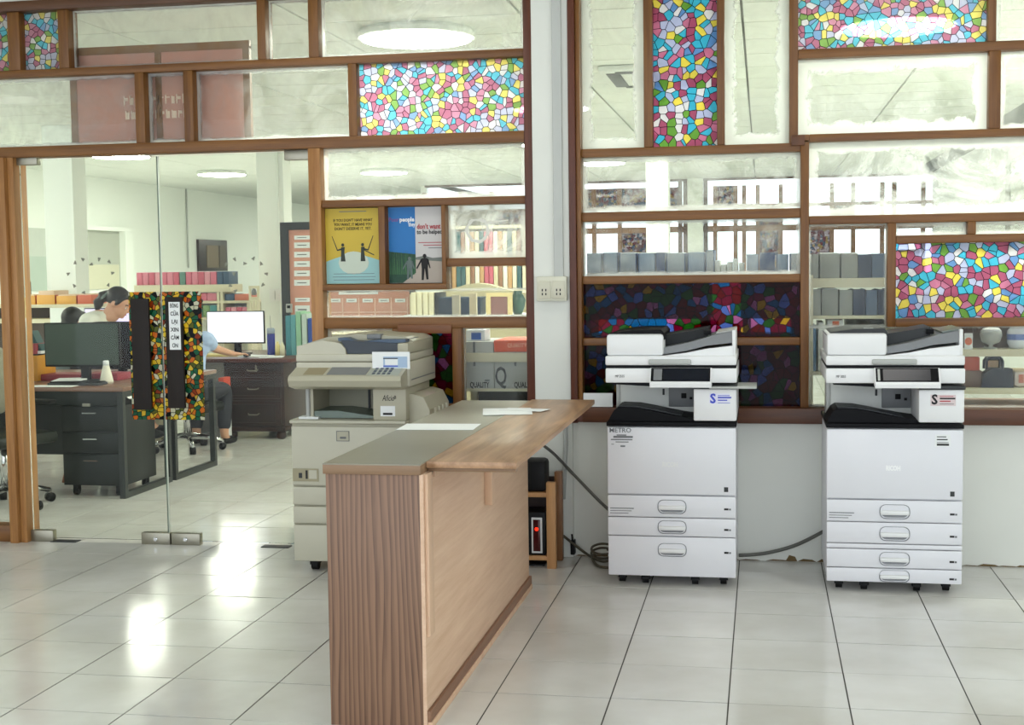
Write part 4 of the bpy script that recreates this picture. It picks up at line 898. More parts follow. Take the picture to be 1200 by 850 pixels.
for a, b in ((zr[3], zr[2]), (zr[5], zr[4])): box('rail', M_far, w3, xw0, XR, YA+.01, YB2, min(a, b), max(a, b))
vx = [498, 540, 576, 618, 660, 696, 726, 762, 797, 803, 827, 838, 862, 872, 888, 915, 940, 975, 1000, 1034, 1048, 1082]
for i, x in enumerate(vx): box('mullion', M_fard if x in (797, 803, 827) else M_far, w3, xx_(x)-.035, xx_(x)+.035, YA-.01, YB2-.005, ZS3, zr[6] if x not in (797, 803, 827) else 2.9)
bays = [(xx_(vx[i])+.035, xx_(vx[i+1])-.035) for i in range(len(vx)-1)]
stain = {(4, 0), (5, 0), (6, 0), (7, 0), (6, 2), (11, 0), (14, 2), (14, 1), (1, 1), (2, 1), (17, 1), (16, 2)}
M_filmf = film('far_film', 24, [((150, 120, 120), 10), ((200, 190, 190), 12), ((110, 130, 150), 8), ((190, 170, 120), 8), ((150, 90, 100), 8)], .5, .06, .8)
M_far_glass = mat('frosted_pane', (246, 244, 232), .6)
M_pglass = glass('far_glass', 0)
for i, (a, b) in enumerate(bays):
    if i in (8, 9): continue
    for r, (z0, z1) in enumerate(((zr[4+1], zr[6]), (zr[3], zr[4]), (zr[0], zr[2]))):
        z0, z1 = min(z0, z1), max(z0, z1)
        o = pane(w3, a, b, z0, z1, M_filmf if (i, r) in stain else M_pglass, 'stained_pane' if (i, r) in stain else 'glass_pane', Y=YF+.05)
box('pilaster', M_wallo, w3, xx_(806), xx_(824), YF-.1, YF+.12, 0, 2.9)

# ================================================================== COLUMNS AND LEFT WALL
def column(name, label, x0, x1, y, Y, d=.26):
    a, b = WX(x0, y, Y), WX(x1, y, Y); o = struct(box(name, M_wallo, None, a, b, Y, Y+d, 0, ZC-.002)); return a, b
column('trim_1', '', 54, 88, 300, 5.5); a2, b2 = column('trim_2', '', 303, 334, 300, 8.0); column('trim_3', '', 757, 783, 230, 6.0)
struct(G().tube([(b2-.06, 7.985, .9), (b2-.06, 7.985, 2.9)], .012, 8).build('trim_4', M_wallo, None, True))
swb = thing('switch_box', 'white switch box on the office column left of the notice board', 'switch', (a2+.2, 7.97, 1.36))
a, b = W(316, 353, 7.96), W(329, 339, 7.96); box('plate', M_white2, swb, a.x, b.x, 7.955, 7.998, a.z, b.z, .005); box('rocker', M_lgray, swb, (a.x+b.x)/2-.004, (a.x+b.x)/2+.004, 7.95, 7.957, a.z+.02, b.z-.02)
def WXL(x, y, X=XL):
    v = _ray(x, y); return CAM + v*((X-CAM.x)/v.x)
# openings and fixtures on the left wall (plane X = XL)
w4 = sempty('window_4', (XL, 0, 0))
p, q = WXL(92, 340), WXL(147, 272)
box('blind', mat('grey_blind', (176, 180, 168), .7), w4, XL, XL+.02, p.y, q.y-.25, p.z, q.z)
box('lower_blind', mat('cream_blind', (204, 202, 178), .7), w4, XL+.02, XL+.025, p.y, q.y-.3, p.z, p.z+.42*(q.z-p.z))
box('reveal', M_wallo, w4, XL, XL+.12, q.y-.25, q.y, p.z-.1, q.z-.001); box('reveal', M_wallo, w4, XL, XL+.12, p.y-.1, q.y, q.z, q.z+.06)
w5 = sempty('window_5', (XL, 0, 0))
p, q = WXL(231, 318), WXL(263, 282)
box('frame', M_darkw, w5, XL, XL+.05, p.y, q.y, p.z, q.z, .004)
box('panel', mat('brown_shutter', (118, 98, 70), .5), w5, XL+.05, XL+.06, p.y+.25*(q.y-p.y), p.y+.66*(q.y-p.y), p.z+.06, q.z-.1); box('panel', mat('dark_shutter', (84, 72, 54), .5), w5, XL+.05, XL+.06, p.y+.7*(q.y-p.y), q.y-.1, p.z+.06, q.z-.1)
w6 = sempty('window_6', (XL, 0, 0))
p, q = WXL(20, 342), WXL(54, 268)
box('blind', mat('pale_grey_pane', (196, 202, 194), .5), w6, XL, XL+.02, p.y, q.y, p.z, q.z); box('lower_pane', mat('green_grey_pane', (176, 190, 180), .3), w6, XL+.02, XL+.03, p.y, q.y, p.z, p.z+.55*(q.z-p.z))
p = WXL(218, 260); struct(G().tube([(XL+.02, p.y, 1.55), (XL+.02, p.y, 2.9)], .015, 8).build('trim_5', M_lgray, None, True))
p = WX(1170, 220, 8.0)
struct(G().tube([(XR-.02, 9.2, .9), (XR-.02, 9.2, 2.9)], .03, 8).build('trim_6', M_lgray, None, True))

# ================================================================== DESKS BY THE DOOR
def u_desk(label, x0, x1, y0, y1, z):
    t = thing('office_desk', label, 'desk', ((x0+x1)/2, (y0+y1)/2, 0), 'steel framed office desks')
    box('desk_top', M_desktop, t, x0, x1, y0, y1, z-.028, z, .003)
    for xa in (x0+.01, x1-.05):
        for ya in (y0+.01, y1-.05): box('leg', M_blackm, t, xa, xa+.04, ya, ya+.04, .0, z-.028)
        box('floor_bar', M_blackm, t, xa, xa+.04, y0+.05, y1-.05, .0, .04); box('top_bar', M_blackm, t, xa, xa+.04, y0+.05, y1-.05, z-.068, z-.028)
    box('beam', M_blackm, t, x0+.05, x1-.05, y1-.06, y1-.02, z-.068, z-.028)
    return t
ZD = .735; DX1 = -3.185; DX0 = -4.75
d_1 = u_desk('nearer brown topped office desk with black steel frame just inside door', DX0, DX1, 1.62, 2.36, ZD)
box('modesty_panel', M_blackd, d_1, DX0+.05, DX1-.05, 1.66, 1.675, ZD-.125, ZD-.03, .002); box('keyhole_plate', M_steel, d_1, WX(97, 475, 1.66), WX(106, 475, 1.66), 1.653, 1.662, WZ(100, 476.5, 1.66), WZ(100, 473, 1.66))
box('back_panel', M_blackd, d_1, DX0+.05, -3.66, 2.1, 2.115, .22, ZD-.03)
d_2 = u_desk('farther brown topped office desk behind the one by the door', DX0, DX1, 2.40, 3.16, ZD)
pd = thing('drawer_pedestal', 'black three drawer pedestal on castors under the near desk', 'drawer unit', (-3.45, 1.9, 0))
x0, x1 = WX(75, 540, 1.72), -3.245
box('case', M_blackd, pd, x0, x1, 1.72, 2.2, .07, ZD-.13, .004)
for a, b in ((.07, .285), (.29, .43), (.435, ZD-.132)):
    dd = box('drawer', M_blackd, pd, x0+.004, x1-.004, 1.703, 1.72, a+.003, b-.002, .003); mx_ = (x0+x1)/2-.01; box('drawer_pull', M_chrome, dd, mx_-.05, mx_+.05, 1.693, 1.704, b-.05, b-.043)
for xq in (x0+.06, x1-.06):
    for yq in (1.77, 2.15): o = G().tube([(xq-.014, yq, .03), (xq+.014, yq, .03)], .03, 14).build('caster', M_rubber, pd); box('caster_fork', M_rubber, o, xq-.02, xq+.02, yq-.014, yq+.02, .03, .071)
# --- monitors
def monitor(name, label, x0, x1, z0, z1, Y, scr, zb, back=None):
    t = thing(name, label, 'monitor', ((x0+x1)/2, Y, zb))
    box('bezel', M_rubber, t, x0, x1, Y, Y+.03, z0, z1, .004); box('screen', scr, t, x0+.008, x1-.008, Y-.002, Y+.002, z0+.014, z1-.008)
    cx_ = (x0+x1)/2; box('neck', M_rubber, t, cx_-.03, cx_+.03, Y+.03, Y+.07, zb+.012, z0+.1, .004); box('foot', M_rubber, t, cx_-.11, cx_+.11, Y-.06, Y+.13, zb, zb+.014, .004); return t
msc = mat('dusty_dark_screen', (58, 72, 62), .3, var=.15, scale=12)
a, b = W(53, 430, 2.0), W(139, 378, 2.0)
monitor('monitor', 'large switched off dark monitor on the near desk', a.x, b.x, a.z, b.z, 2.0, msc, ZD)
a, b = W(112, 432, 2.75), W(158, 377, 2.75)
monitor('monitor', 'black monitor half hidden behind the large switched off monitor', a.x, b.x+.06, a.z, b.z, 2.75, M_screen, ZD)
Z2 = ZD
# --- things on the near desk
kb = thing('keyboard', 'dark keyboard lying in front of the switched off monitor', 'keyboard', (-3.75, 1.78, ZD))
a, b = WF(46, 452, ZD+.01), WF(108, 452, ZD+.01)
box('case', M_dgray, kb, a.x, b.x, 1.74, 1.87, ZD, ZD+.018, .004); g = G()
for i in range(14):
    for j in range(4): g.box(a.x+.012+i*(b.x-a.x-.02)/14, a.x+.012+i*(b.x-a.x-.02)/14+.022, 1.752+.028*j, 1.774+.028*j, ZD+.018, ZD+.024)
o = g.build('keys', M_black, kb); o['kind'] = 'stuff'
p = WF(114, 449, ZD); o = G().ball((p.x, 1.79, ZD+.0175), (.03, .05, .0175)).build('mouse', M_dgray, None, True, org=(p.x, 1.79, ZD)); tag(o, 'dark computer mouse beside the keyboard on near desk', 'mouse')
p = WF(148, 445, ZD); co = thing('white_bottle', 'white cone shaped bottle at right corner of near desk', 'bottle', (p.x, 1.95, ZD))
G().lathe([(.045, 0), (.045, .02), (.036, .06), (.022, .115), (.020, .12)], (p.x, 1.95, ZD), 16).build('body', mat('bottle_white', (226, 222, 204), .4), co, True); G().lathe([(.02, 0), (.02, .03), (.016, .034)], (p.x, 1.95, ZD+.12), 12).build('cap', M_paper, co, True)
maroon = mat('maroon_folder', (146, 48, 62), .5)
xa = WX(52, 436, 2.25); tag(box('document_folder', maroon, None, xa, xa+.34, 2.12, 2.34, ZD, ZD+.045, .004, org=(xa+.17, 2.2, ZD)), 'maroon folder lying behind the switched off monitor at its left', 'folder')
xa = WX(105, 436, 2.25); tag(box('document_folder', maroon, None, xa, xa+.27, 2.13, 2.34, ZD, ZD+.05, .004, org=(xa+.13, 2.2, ZD)), 'maroon folder lying behind the switched off monitor at its right', 'folder')
o = G().box(-.1, .1, -.13, .13, 0, .012).build('paper_stack', M_paper, None); o.location = (WX(84, 440, 1.93)-.02, 2.0-.05, ZD+.0145); o.rotation_euler.z = .3; tag(o, 'white papers lying under the switched off monitor', 'paper')
o = G().box(-.17, .17, -.05, .05, 0, .004).build('paper_sheet', M_paper, None); o.location = (WX(60, 454, 1.68), 1.68, ZD+.0005); tag(o, 'white paper strip at the front edge of near desk', 'paper')
p = W(37, 448, 2.1); q = W(29, 417, 2.1); r_ = W(45, 417, 2.1)
ob = thing('orange_box', 'orange file box at left end of the near desk', 'box', (p.x, 2.1, ZD))
box('body', mat('box_orange', (206, 142, 40), .55), ob, q.x, r_.x, 2.08, 2.33, ZD, q.z, .003); box('slot', M_ink, ob, q.x+.02, r_.x-.02, 2.11, 2.3, q.z-.001, q.z+.01)
tb = thing('teal_tape_dispenser', 'teal and white desk tape dispenser on top of the orange file box', 'dispenser', (p.x, 2.2, q.z+.01))
zq = q.z+.0105; G().prism([(q.x+.01, zq), (r_.x-.0, zq), (r_.x-.01, zq+.045), (q.x+.07, zq+.075), (q.x+.03, zq+.16), (q.x+.012, zq+.16)], 'y', 2.15, 2.24).build('body', mat('teal_plastic', (30, 74, 76), .4), tb); box('base', M_paper, tb, q.x+.01, r_.x, 2.14, 2.25, zq, zq+.02)
rb_ = W(47.5, 440, 2.2); tag(box('upright_book', mat('red_book', (150, 56, 66), .5), None, rb_.x-.014, rb_.x+.018, 2.12, 2.32, ZD, WZ(47, 402, 2.2), .002, org=(rb_.x, 2.2, ZD)), 'red book standing upright beside the orange file box', 'book')

# --- office chair by the near desk, stool, farther chair
def office_chair(label, x, y, rz, back_m, zs=.46, arms=True, bw=.22):
    t = thing('office_chair', label, 'chair')
    for k in range(5):
        a = 2*PI*k/5+.3; e = (.29*math.cos(a), .29*math.sin(a))
        G().tube([(.03*math.cos(a), .03*math.sin(a), .12), (e[0]*.6, e[1]*.6, .105), (e[0], e[1], .075)], [.026, .02, .016], 8).build('base_spoke', M_chrome, t, True)
        c = G().tube([(e[0]-.022*math.sin(a), e[1]+.022*math.cos(a), .03), (e[0]+.022*math.sin(a), e[1]-.022*math.cos(a), .03)], .03, 14).build('caster', M_rubber, t, True)
        G().tube([(e[0], e[1], .03), (e[0], e[1], .078)], .012, 8).build('caster_stem', M_chrome, c)
    G().tube([(0, 0, .1), (0, 0, .3), (0, 0, zs-.05)], [.032, .026, .02], 12).build('gas_column', M_chrome, t, True)
    G().box(-.24, .24, -.24, .24, zs-.05, zs+.03, .03).build('seat', M_blackd, t, 2)
    G().box(-bw, bw, -.27, -.22, zs+.12, zs+.56, .025).build('backrest', back_m, t, 2)
    G().tube([(0, -.1, zs-.04), (0, -.27, zs-.02), (0, -.275, zs+.2)], .02, 8).build('back_post', M_rubber, t)
    for s in ((-1, 1) if arms else ()):
        G().tube([(s*.23, -.1, zs-.02), (s*.29, -.1, zs+.02), (s*.29, -.08, zs+.19)], .016, 8).build('arm_post', M_chrome, t); G().box(s*.29-.03, s*.29+.03, -.18, .14, zs+.19, zs+.215, .01).build('armrest', M_rubber, t, 2)
    t.location = (x, y, 0); t.rotation_euler.z = rz; return t
pc = WF(45, 588, 0.05)
office_chair('office chair with grey back and chrome base left of near desk, behind door jamb', WX(6, 560, 1.27), 1.27, -1.9, mat('chair_grey', (150, 146, 128), .7), .45)
X3, Y3 = WX(216, 400, 3.95), 3.95
office_chair('black office chair with chrome base under the person at the dark desk', X3, Y3, -.05, M_blackd, .365, False, .19)
stl = thing('wooden_stool', 'small brown wooden stool half hidden behind the drawer pedestal', 'stool', (WX(68, 550, 2.0), 2.3, 0))
xs = WX(70, 550, 2.0)
box('seat', mat('stool_seat', (150, 112, 84), .5), stl, xs-.06, xs+.28, 1.98+.24, 2.28+.24, .21, .235, .003)
for i in (0, 1):
    for j in (0, 1): G().tube([(xs-.03+.27*i, 2.25+.24*j, .21), (xs-.10+.41*i, 2.23+.28*j, .0)], [.034, .016], 8).build('leg', mat('stool_leg', (116, 66, 44), .5), stl, True)

# ================================================================== DARK DESK with glowing monitor
k = thing('dark_wooden_desk', 'dark walnut writing desk with panelled drawers deeper in the office', 'desk', (-3.4, 5.0, 0))
Y0 = 4.7; x0, x1 = WX(263, 460, Y0), WX(333, 460, Y0); zt = WZ(300, 420, Y0)
M_wal = wood('walnut_red', (28, 16, 12), (60, 34, 26), 'x', .35)
box('desk_top', wood('walnut_top', (70, 34, 28), (104, 58, 46), 'x', .3), k, x0-.42, x1+.09, Y0-.05, 5.9, zt-.035, zt, .006)
box('pedestal', M_wal, k, x0, x1, Y0, 5.8, .09, zt-.035, .004); box('side_panel', M_wal, k, x0-.40, x0-.36, Y0+.1, 5.8, 0, zt-.035)
for a, b in ((.12, .34), (.36, .55), (.57, zt-.05)):
    dd = box('drawer', M_wal, k, x0+.03, x1-.03, Y0-.014, Y0+.004, a, b, .006); box('raised_field', M_darkw, dd, x0+.08, x1-.08, Y0-.022, Y0-.01, a+.03, b-.03, .004)
    mx_ = (x0+x1)/2; G().tube([(mx_-.05, Y0-.02, (a+b)/2), (mx_-.04, Y0-.045, (a+b)/2-.01), (mx_+.04, Y0-.045, (a+b)/2-.01), (mx_+.05, Y0-.02, (a+b)/2)], .006, 6).build('drawer_pull', M_steel, dd)
box('base_moulding', M_wal, k, x0-.01, x1+.01, Y0-.02, 5.8, .07, .11, .006)
for xq in (x0+.05, x1-.05):
    for yq in (Y0+.04, 5.74): G().lathe([(.03, 0), (.045, .02), (.045, .05), (.03, .07)], (xq, yq, 0), 12).build('foot', M_wal, k, True)
G().tube([(x0+.31, Y0-.02, .60), (x0+.312, Y0-.035, .655)], .008, 6).build('key', M_steel, k)
a, b = W(243, 403, 5.2), W(309, 364.5, 5.2)
monitor('monitor', 'glowing white monitor on the dark walnut desk', a.x, b.x, a.z, b.z, 5.2, M_mon, zt)
def onY(px, Y): return WX(px, 415, Y)
x = onY(318, 5.05); bl = thing('blue_bottle', 'dark blue drinking bottle with straw right of glowing monitor', 'bottle', (x, 5.05, zt))
G().lathe([(.034, 0), (.036, .02), (.036, .19), (.034, .2)], (x, 5.05, zt), 16).build('body', mat('bottle_blue', (28, 40, 130), .25), bl, True); G().lathe([(.037, .2), (.037, .24), (.03, .25)], (x, 5.05, zt), 16).build('lid', mat('lid_grey', (150, 160, 176), .3), bl, True); G().tube([(x, 5.05, zt+.24), (x-.004, 5.05, zt+.36)], .004, 6).build('straw', M_lgray, bl)
for i, (px_, cc, hh) in enumerate(((325.5, (222, 206, 140), .13), (331, (226, 220, 190), .12))):
    x = onY(px_, 5.0); o = G().lathe([(.022, 0), (.022, hh*.75), (.012, hh*.85), (.012, hh)], (x, 5.0, zt), 12).build('small_bottle', mat('bottle_cream%d' % i, cc, .4), None, True, org=(x, 5.0, zt)); tag(o, ('small yellow bottle right of the blue bottle on dark desk', 'small pale cream bottle between yellow bottle and upright folders')[i], 'bottle', 'small bottles on dark desk')
fo = [(338, 350, 368, (70, 140, 150), 'teal upright folder first in the row on dark desk'), (344, 356, 367, (96, 160, 166), 'light teal upright folder second in the row on dark desk'), (350, 362, 363, (150, 196, 160), 'pale green upright folder third in the row on dark desk'), (357, 366, 366, (190, 206, 196), 'whitish upright folder fourth in the row on dark desk'), (364, 372, 371, (38, 76, 160), 'strong blue upright folder last in the row on dark desk')]
for i, (p0, p1, py, cc, lb) in enumerate(fo):
    xa = onY(p0, 5.15); xb_ = xa+.045; zz_ = WZ(p0, py+2, 5.15)
    t = thing('document_folder', lb, 'folder', (xa, 5.2, zt), 'upright folders on the dark desk')
    m_ = mat('folder_%d' % i, cc, .5); G().prism([(xa, zt), (xa+.004, zt), (xa+.004, zz_), (xa, zz_)], 'y', 5.1, 5.38).build('cover', m_, t); G().prism([(xa+.041, zt), (xa+.045, zt), (xa+.045, zz_-.01), (xa+.041, zz_-.01)], 'y', 5.1, 5.38).build('cover', m_, t); box('spine', m_, t, xa, xa+.045, 5.094, 5.101, zt, zz_); box('pages', M_paper, t, xa+.006, xa+.039, 5.105, 5.37, zt, zz_-.03)
for i, (px_, Y, rz, sx, sy, lb) in enumerate(((262, 5.0, .1, .16, .1, 'yellow edged paper pile under the glowing monitor'), (300, 4.9, -.3, .13, .1, 'white papers on dark desk right of the hand'), (318, 4.8, .2, .1, .08, 'white note on dark desk in front of the blue bottle'))):
    o = G().box(-sx, sx, -sy, sy, 0, .01 if i else .02).build('paper_pile', M_paper if i else mat('paper_yellow', (226, 210, 140), .6), None); o.location = (onY(px_, Y), Y, zt+.0005); o.rotation_euler.z = rz; tag(o, lb, 'paper')
x = onY(287, 4.78); o = G().ball((x, 4.83, zt+.018), (.03, .05, .018)).build('mouse', M_dgray, None, True, org=(x, 4.83, zt)); tag(o, 'grey mouse under the hand on the dark walnut desk', 'mouse')
rd = thing('red_bag', 'upright red and white paper bag standing left of the dark desk drawers', 'bag', (WX(259, 470, 4.5), 4.5, 0))
q0, q1, zm_ = WX(256.5, 470, 4.45), WX(263, 470, 4.45), WZ(259, 457, 4.45)
box('white_base', M_paper, rd, q0, q1, 4.45, 4.6, 0, zm_, .004); box('red_top', mat('bag_red', (214, 84, 60), .6), rd, q0, q1, 4.45, 4.6, zm_, WZ(259, 443, 4.45), .004)

# ================================================================== NOTICE BOARD
YN = 7.0; nb = thing('notice_board', 'pink notice board in dark frame with white cards, on legs, behind folders', 'notice board', (-3.3, YN, 0))
a, b = W(342, 418, YN), W(479, 267, YN)
pink = mat('notice_pink', (212, 152, 132), .6, var=.06)
box('board', pink, nb, a.x, b.x, YN, YN+.03, a.z, b.z)
box('frame', M_dgray, nb, a.x-.09, a.x, YN-.02, YN+.05, a.z-.05, b.z+.08); box('frame', M_dgray, nb, a.x, b.x+.05, YN-.02, YN+.05, b.z, b.z+.08); box('frame', M_dgray, nb, b.x, b.x+.05, YN-.02, YN+.05, a.z-.05, b.z); box('frame', M_dgray, nb, a.x, b.x, YN-.02, YN+.05, a.z-.05, a.z)
for xq in (a.x-.06, b.x+.01): box('leg', M_dgray, nb, xq, xq+.04, YN, YN+.04, .03, a.z-.05); box('foot', M_dgray, nb, xq, xq+.04, YN-.25, YN+.28, 0, .03)
def card(px0, px1, py0, py1, line=True):
    p, q = W(px0, py1, YN), W(px1, py0, YN); c = box('notice_card', M_paper, nb, p.x, q.x, YN-.006, YN+.001, p.z, q.z)
    if line: box('print_line', M_inkgray, c, p.x+.2*(q.x-p.x), q.x-.2*(q.x-p.x), YN-.0075, YN-.005, p.z+.42*(q.z-p.z), p.z+.58*(q.z-p.z))
for y in (276, 284, 295, 306, 317, 328): card(345, 363, y, y+(7 if y != 276 else 5))
card(346, 363, 349, 354); card(346, 363, 358, 368); card(346, 364, 371, 380)
card(397, 443, 339, 345.5)
for i in range(5): card(387+19*i, 399+19*i, 350, 354.5)
grd = mat('notice_grid', (234, 196, 178), .6)
for i in range(6):
    p = W(402-19+19*i-.5, 360, YN); box('grid_line', grd, nb, p.x-.006, p.x+.006, YN-.003, YN+.001, a.z+.02, WZ(430, 349, YN))
p = WZ(430, 366, YN); box('grid_line', grd, nb, WX(383, 366, YN), b.x-.02, YN-.003, YN+.001, p-.006, p+.006)
ic = W(337, 362, YN-.05); box('intercom', M_lgray, nb, ic.x-.02, ic.x+.045, YN-.05, YN-.02, ic.z-.04, ic.z+.05, .004); box('intercom_screen', M_black, nb, ic.x-.006, ic.x+.03, YN-.053, YN-.049, ic.z+.005, ic.z+.035)

# ================================================================== SHELVES WITH FILES at the left rear
YS = 7.2; fs = thing('file_shelf', 'long cream file shelf with pink files along the rear of office', 'shelf', (-6, YS, 0))
x0, x1 = WX(157, 340, YS), WX(270, 340, YS); z1, z0 = WZ(210, 334, YS), WZ(210, 343, YS); x2 = WX(292, 350, YS)
z3, z2 = WZ(210, 353, YS), WZ(210, 356, YS); z5 = WZ(210, 372, YS)
box('top_board', M_cream, fs, x0, x1, YS, YS+.35, z0, z1, .003); box('shelf_board', M_cream, fs, x0, x2, YS, YS+.35, z2, z3, .003); box('shelf_board', M_cream, fs, x0, x2, YS, YS+.35, z5-.03, z5, .003)
for xq in (x0, WX(254, 350, YS)): box('upright', M_cream, fs, xq, xq+.03, YS+.002, YS+.35, 0, z0)
box('upright', M_cream, fs, x2-.03, x2, YS+.002, YS+.35, 0, z2); box('upright', M_cream, fs, WX(258, 350, YS), WX(258, 350, YS)+.03, YS+.002, YS+.35, 0, z0); box('back_board', M_wallo, fs, x0, x2, YS+.33, YS+.35, .05, z2)
pk = [mat('file_pink%d' % i, c, .55) for i, c in enumerate(((206, 110, 130), (220, 150, 162), (196, 92, 112), (214, 128, 146)))]
tl_ = mat('file_teal', (92, 130, 118), .5); bl_ = mat('file_blue', (60, 84, 110), .5)
def file_row(n, xa, xb_, zb, zh, Y, picks, group, lab, name='lever_file'):
    wdt = (xb_-xa)/n; src = None
    for i in range(n):
        m_ = picks(i); cn = m_.name.split('_')[1].rstrip('0123456789')
        lb = '%s %s, %s from left %s' % (cn, 'file', ORD[i], lab)
        dz = random.uniform(-.02, .0)
        if src is None or src.get(m_.name) is None:
            t = thing(name, lb, 'file', (0, 0, 0), group)
            box('cover', m_, t, 0, wdt-.006, 0, .26, 0, zh, .004); box('pages', M_paper, t, .008, wdt-.014, .02, .262, .004, zh+.004)
            if src is None: src = {}
            src[m_.name] = t; t.location = (xa+wdt*i, Y, zb)
        else: t = dup(src[m_.name], (xa+wdt*i, Y, zb), lb)
random.seed(2)
zz1 = WZ(210, 319, YS)-z1
file_row(15, x0+.02, x1-.02, z1, zz1, YS+.03, lambda i: (pk[(i*7) % 4] if i not in (7, 13, 14) else (tl_ if i == 7 else bl_)), 'files on top of the cream shelf', 'on top of the cream shelf')
xa = WX(233, 350, YS); file_row(6, xa-.5, WX(253, 350, YS), z3, (z0-z3)*.9, YS+.03, lambda i: pk[(i*3) % 4], 'files on the upper shelf board', 'on the upper board of the cream shelf')
xq = WX(261, 350, YS); tag(box('lever_file', bl_, None, xq+.01, xq+.12, YS+.03, YS+.3, z3, z0-.02, .004, org=(xq, YS+.03, z3)), 'dark blue file at right on upper board of cream shelf', 'file')
tag(box('box_file', mat('red_box_file', (206, 124, 100), .6), None, WX(268, 350, YS), WX(290, 350, YS), YS+.04, YS+.3, z3, WZ(280, 345, YS), .006, org=(WX(268, 350, YS), YS, z3)), 'salmon red box on right end of cream shelf', 'box')
file_row(6, xa-.3, WX(253, 360, YS), z5, (z2-z5)*.85, YS+.03, lambda i: (mat('file_green', (120, 150, 96), .5), mat('file_turquoise', (70, 140, 140), .5))[i % 2], 'files on the middle shelf board', 'on the middle board of the cream shelf')
file_row(4, WX(263, 360, YS), WX(289, 360, YS), z5, (z2-z5)*.7, YS+.03, lambda i: pk[i % 4], 'files at right of the middle shelf board', 'on the middle board right part')
# white carved back chair
wc = thing('white_chair', 'white chair with pierced slatted back before the cream shelf', 'chair', (WX(297, 350, 6.9), 6.9, 0))
a, b = W(292, 366, 6.9), W(303, 335, 6.9); M_w = M_cream
for xq in (a.x, b.x-.02): box('back_post', M_w, wc, xq, xq+.02, 6.9, 6.925, 0, b.z)
for zq in (b.z-.03, (a.z+b.z)/2-.01, a.z): box('back_rail', M_w, wc, a.x+.02, b.x-.02, 6.9, 6.92, zq, zq+.03)
for i in range(3): xq = a.x+.02+(b.x-a.x-.04)*(i+1)/4; box('back_slat', M_w, wc, xq-.005, xq+.005, 6.902, 6.918, a.z+.03, (a.z+b.z)/2-.01)
G().lathe([(.025, -.03), (.03, 0), (.02, .03), (.005, .05)], ((a.x+b.x)/2, 6.91, (a.z+b.z)/2+.07), 8).build('ornament', M_gray, wc); box('seat', M_w, wc, a.x-.1, b.x+.1, 6.55, 6.9, .43, .46, .004)
for xq in (a.x-.08, b.x+.06): box('leg', M_w, wc, xq, xq+.02, 6.56, 6.585, 0, .43)
# low counter at far left with trays
YL = 5.0; lc = thing('low_cupboard', 'low pale cupboard with open dark shelf behind the near desk', 'cupboard', (-6, YL, 0))
x0, x1 = WX(-40, 360, YL), WX(113, 360, YL); zt = WZ(60, 357, YL)
box('top_board', M_cream, lc, x0, x1, YL, YL+.45, zt-.03, zt, .003); xm = WX(58, 370, YL)
box('cupboard_body', M_wallo, lc, xm, x1, YL+.01, YL+.44, 0, zt-.03); box('shelf_back', mat('shelf_dark', (96, 84, 78), .6), lc, x0, xm, YL+.3, YL+.44, 0, zt-.03); box('shelf_board', M_cream, lc, x0, xm, YL+.01, YL+.3, WZ(40, 379, YL), WZ(40, 374, YL)); box('shelf_board', M_cream, lc, x0, xm, YL+.01, YL+.3, .05, .08); box('side_board', M_cream, lc, x0-.03, x0, YL+.01, YL+.44, 0, zt-.03)
tc_ = mat('tray_yellow', (226, 168, 84), .55); tr_ = mat('tray_red', (206, 104, 72), .55)
for i, (p0, p1, y, m_, lb) in enumerate(((20, 42, 347, tc_, 'yellow paper tray at left end of low cupboard'), (43, 65, 346, tc_, 'yellow paper tray second on low cupboard, piled with papers'), (66, 90, 347, tc_, 'yellow paper tray third on low cupboard'), (91, 108, 346, tr_, 'salmon red tray at right end of low cupboard'))):
    xa, xb_ = WX(p0, 350, YL+.06), WX(p1, 350, YL+.06); hh = WZ(p0, y, YL+.06)-zt
    t = thing('paper_tray', lb, 'tray', (xa, YL+.06, zt), 'paper trays on the low cupboard'); box('front', m_, t, xa, xb_-.01, YL+.06, YL+.07, zt, zt+hh, .002); box('base', m_, t, xa, xb_-.01, YL+.07, YL+.36, zt, zt+.01)
    for xq in (xa, xb_-.02): box('side', tr_, t, xq, xq+.01, YL+.07, YL+.36, zt+.01, zt+hh)
    box('papers', mat('paper_cream', (224, 196, 170), .7), t, xa+.012, xb_-.022, YL+.075, YL+.35, zt+.01, zt+hh+(.04 if i == 1 else .012), .004)
a = W(22, 345, YL+.37); b = W(32, 330, YL+.37); tag(box('black_box', M_rubber, None, a.x-.1, b.x, YL+.37, YL+.44, zt, b.z, .006, org=(a.x, YL+.4, zt)), 'black telephone box at left end of low cupboard', 'box')
a, b = W(96, 390, 4.2), W(155, 361, 4.2)
tb2 = thing('rear_desk', 'plain pale desk carrying the lilac glowing monitor behind the seated people', 'desk', ((a.x+b.x)/2, 4.4, 0))
box('desk_top', M_cream, tb2, a.x-.3, b.x+.15, 4.1, 4.75, ZD-.03, ZD); 
for xq in (a.x-.28, b.x+.09): box('side_panel', M_cream, tb2, xq, xq+.03, 4.12, 4.73, 0, ZD-.03)
monitor('monitor', 'lilac glowing monitor behind the woman in white', a.x, b.x, a.z-.02, b.z, 4.25, M_mon2, ZD)

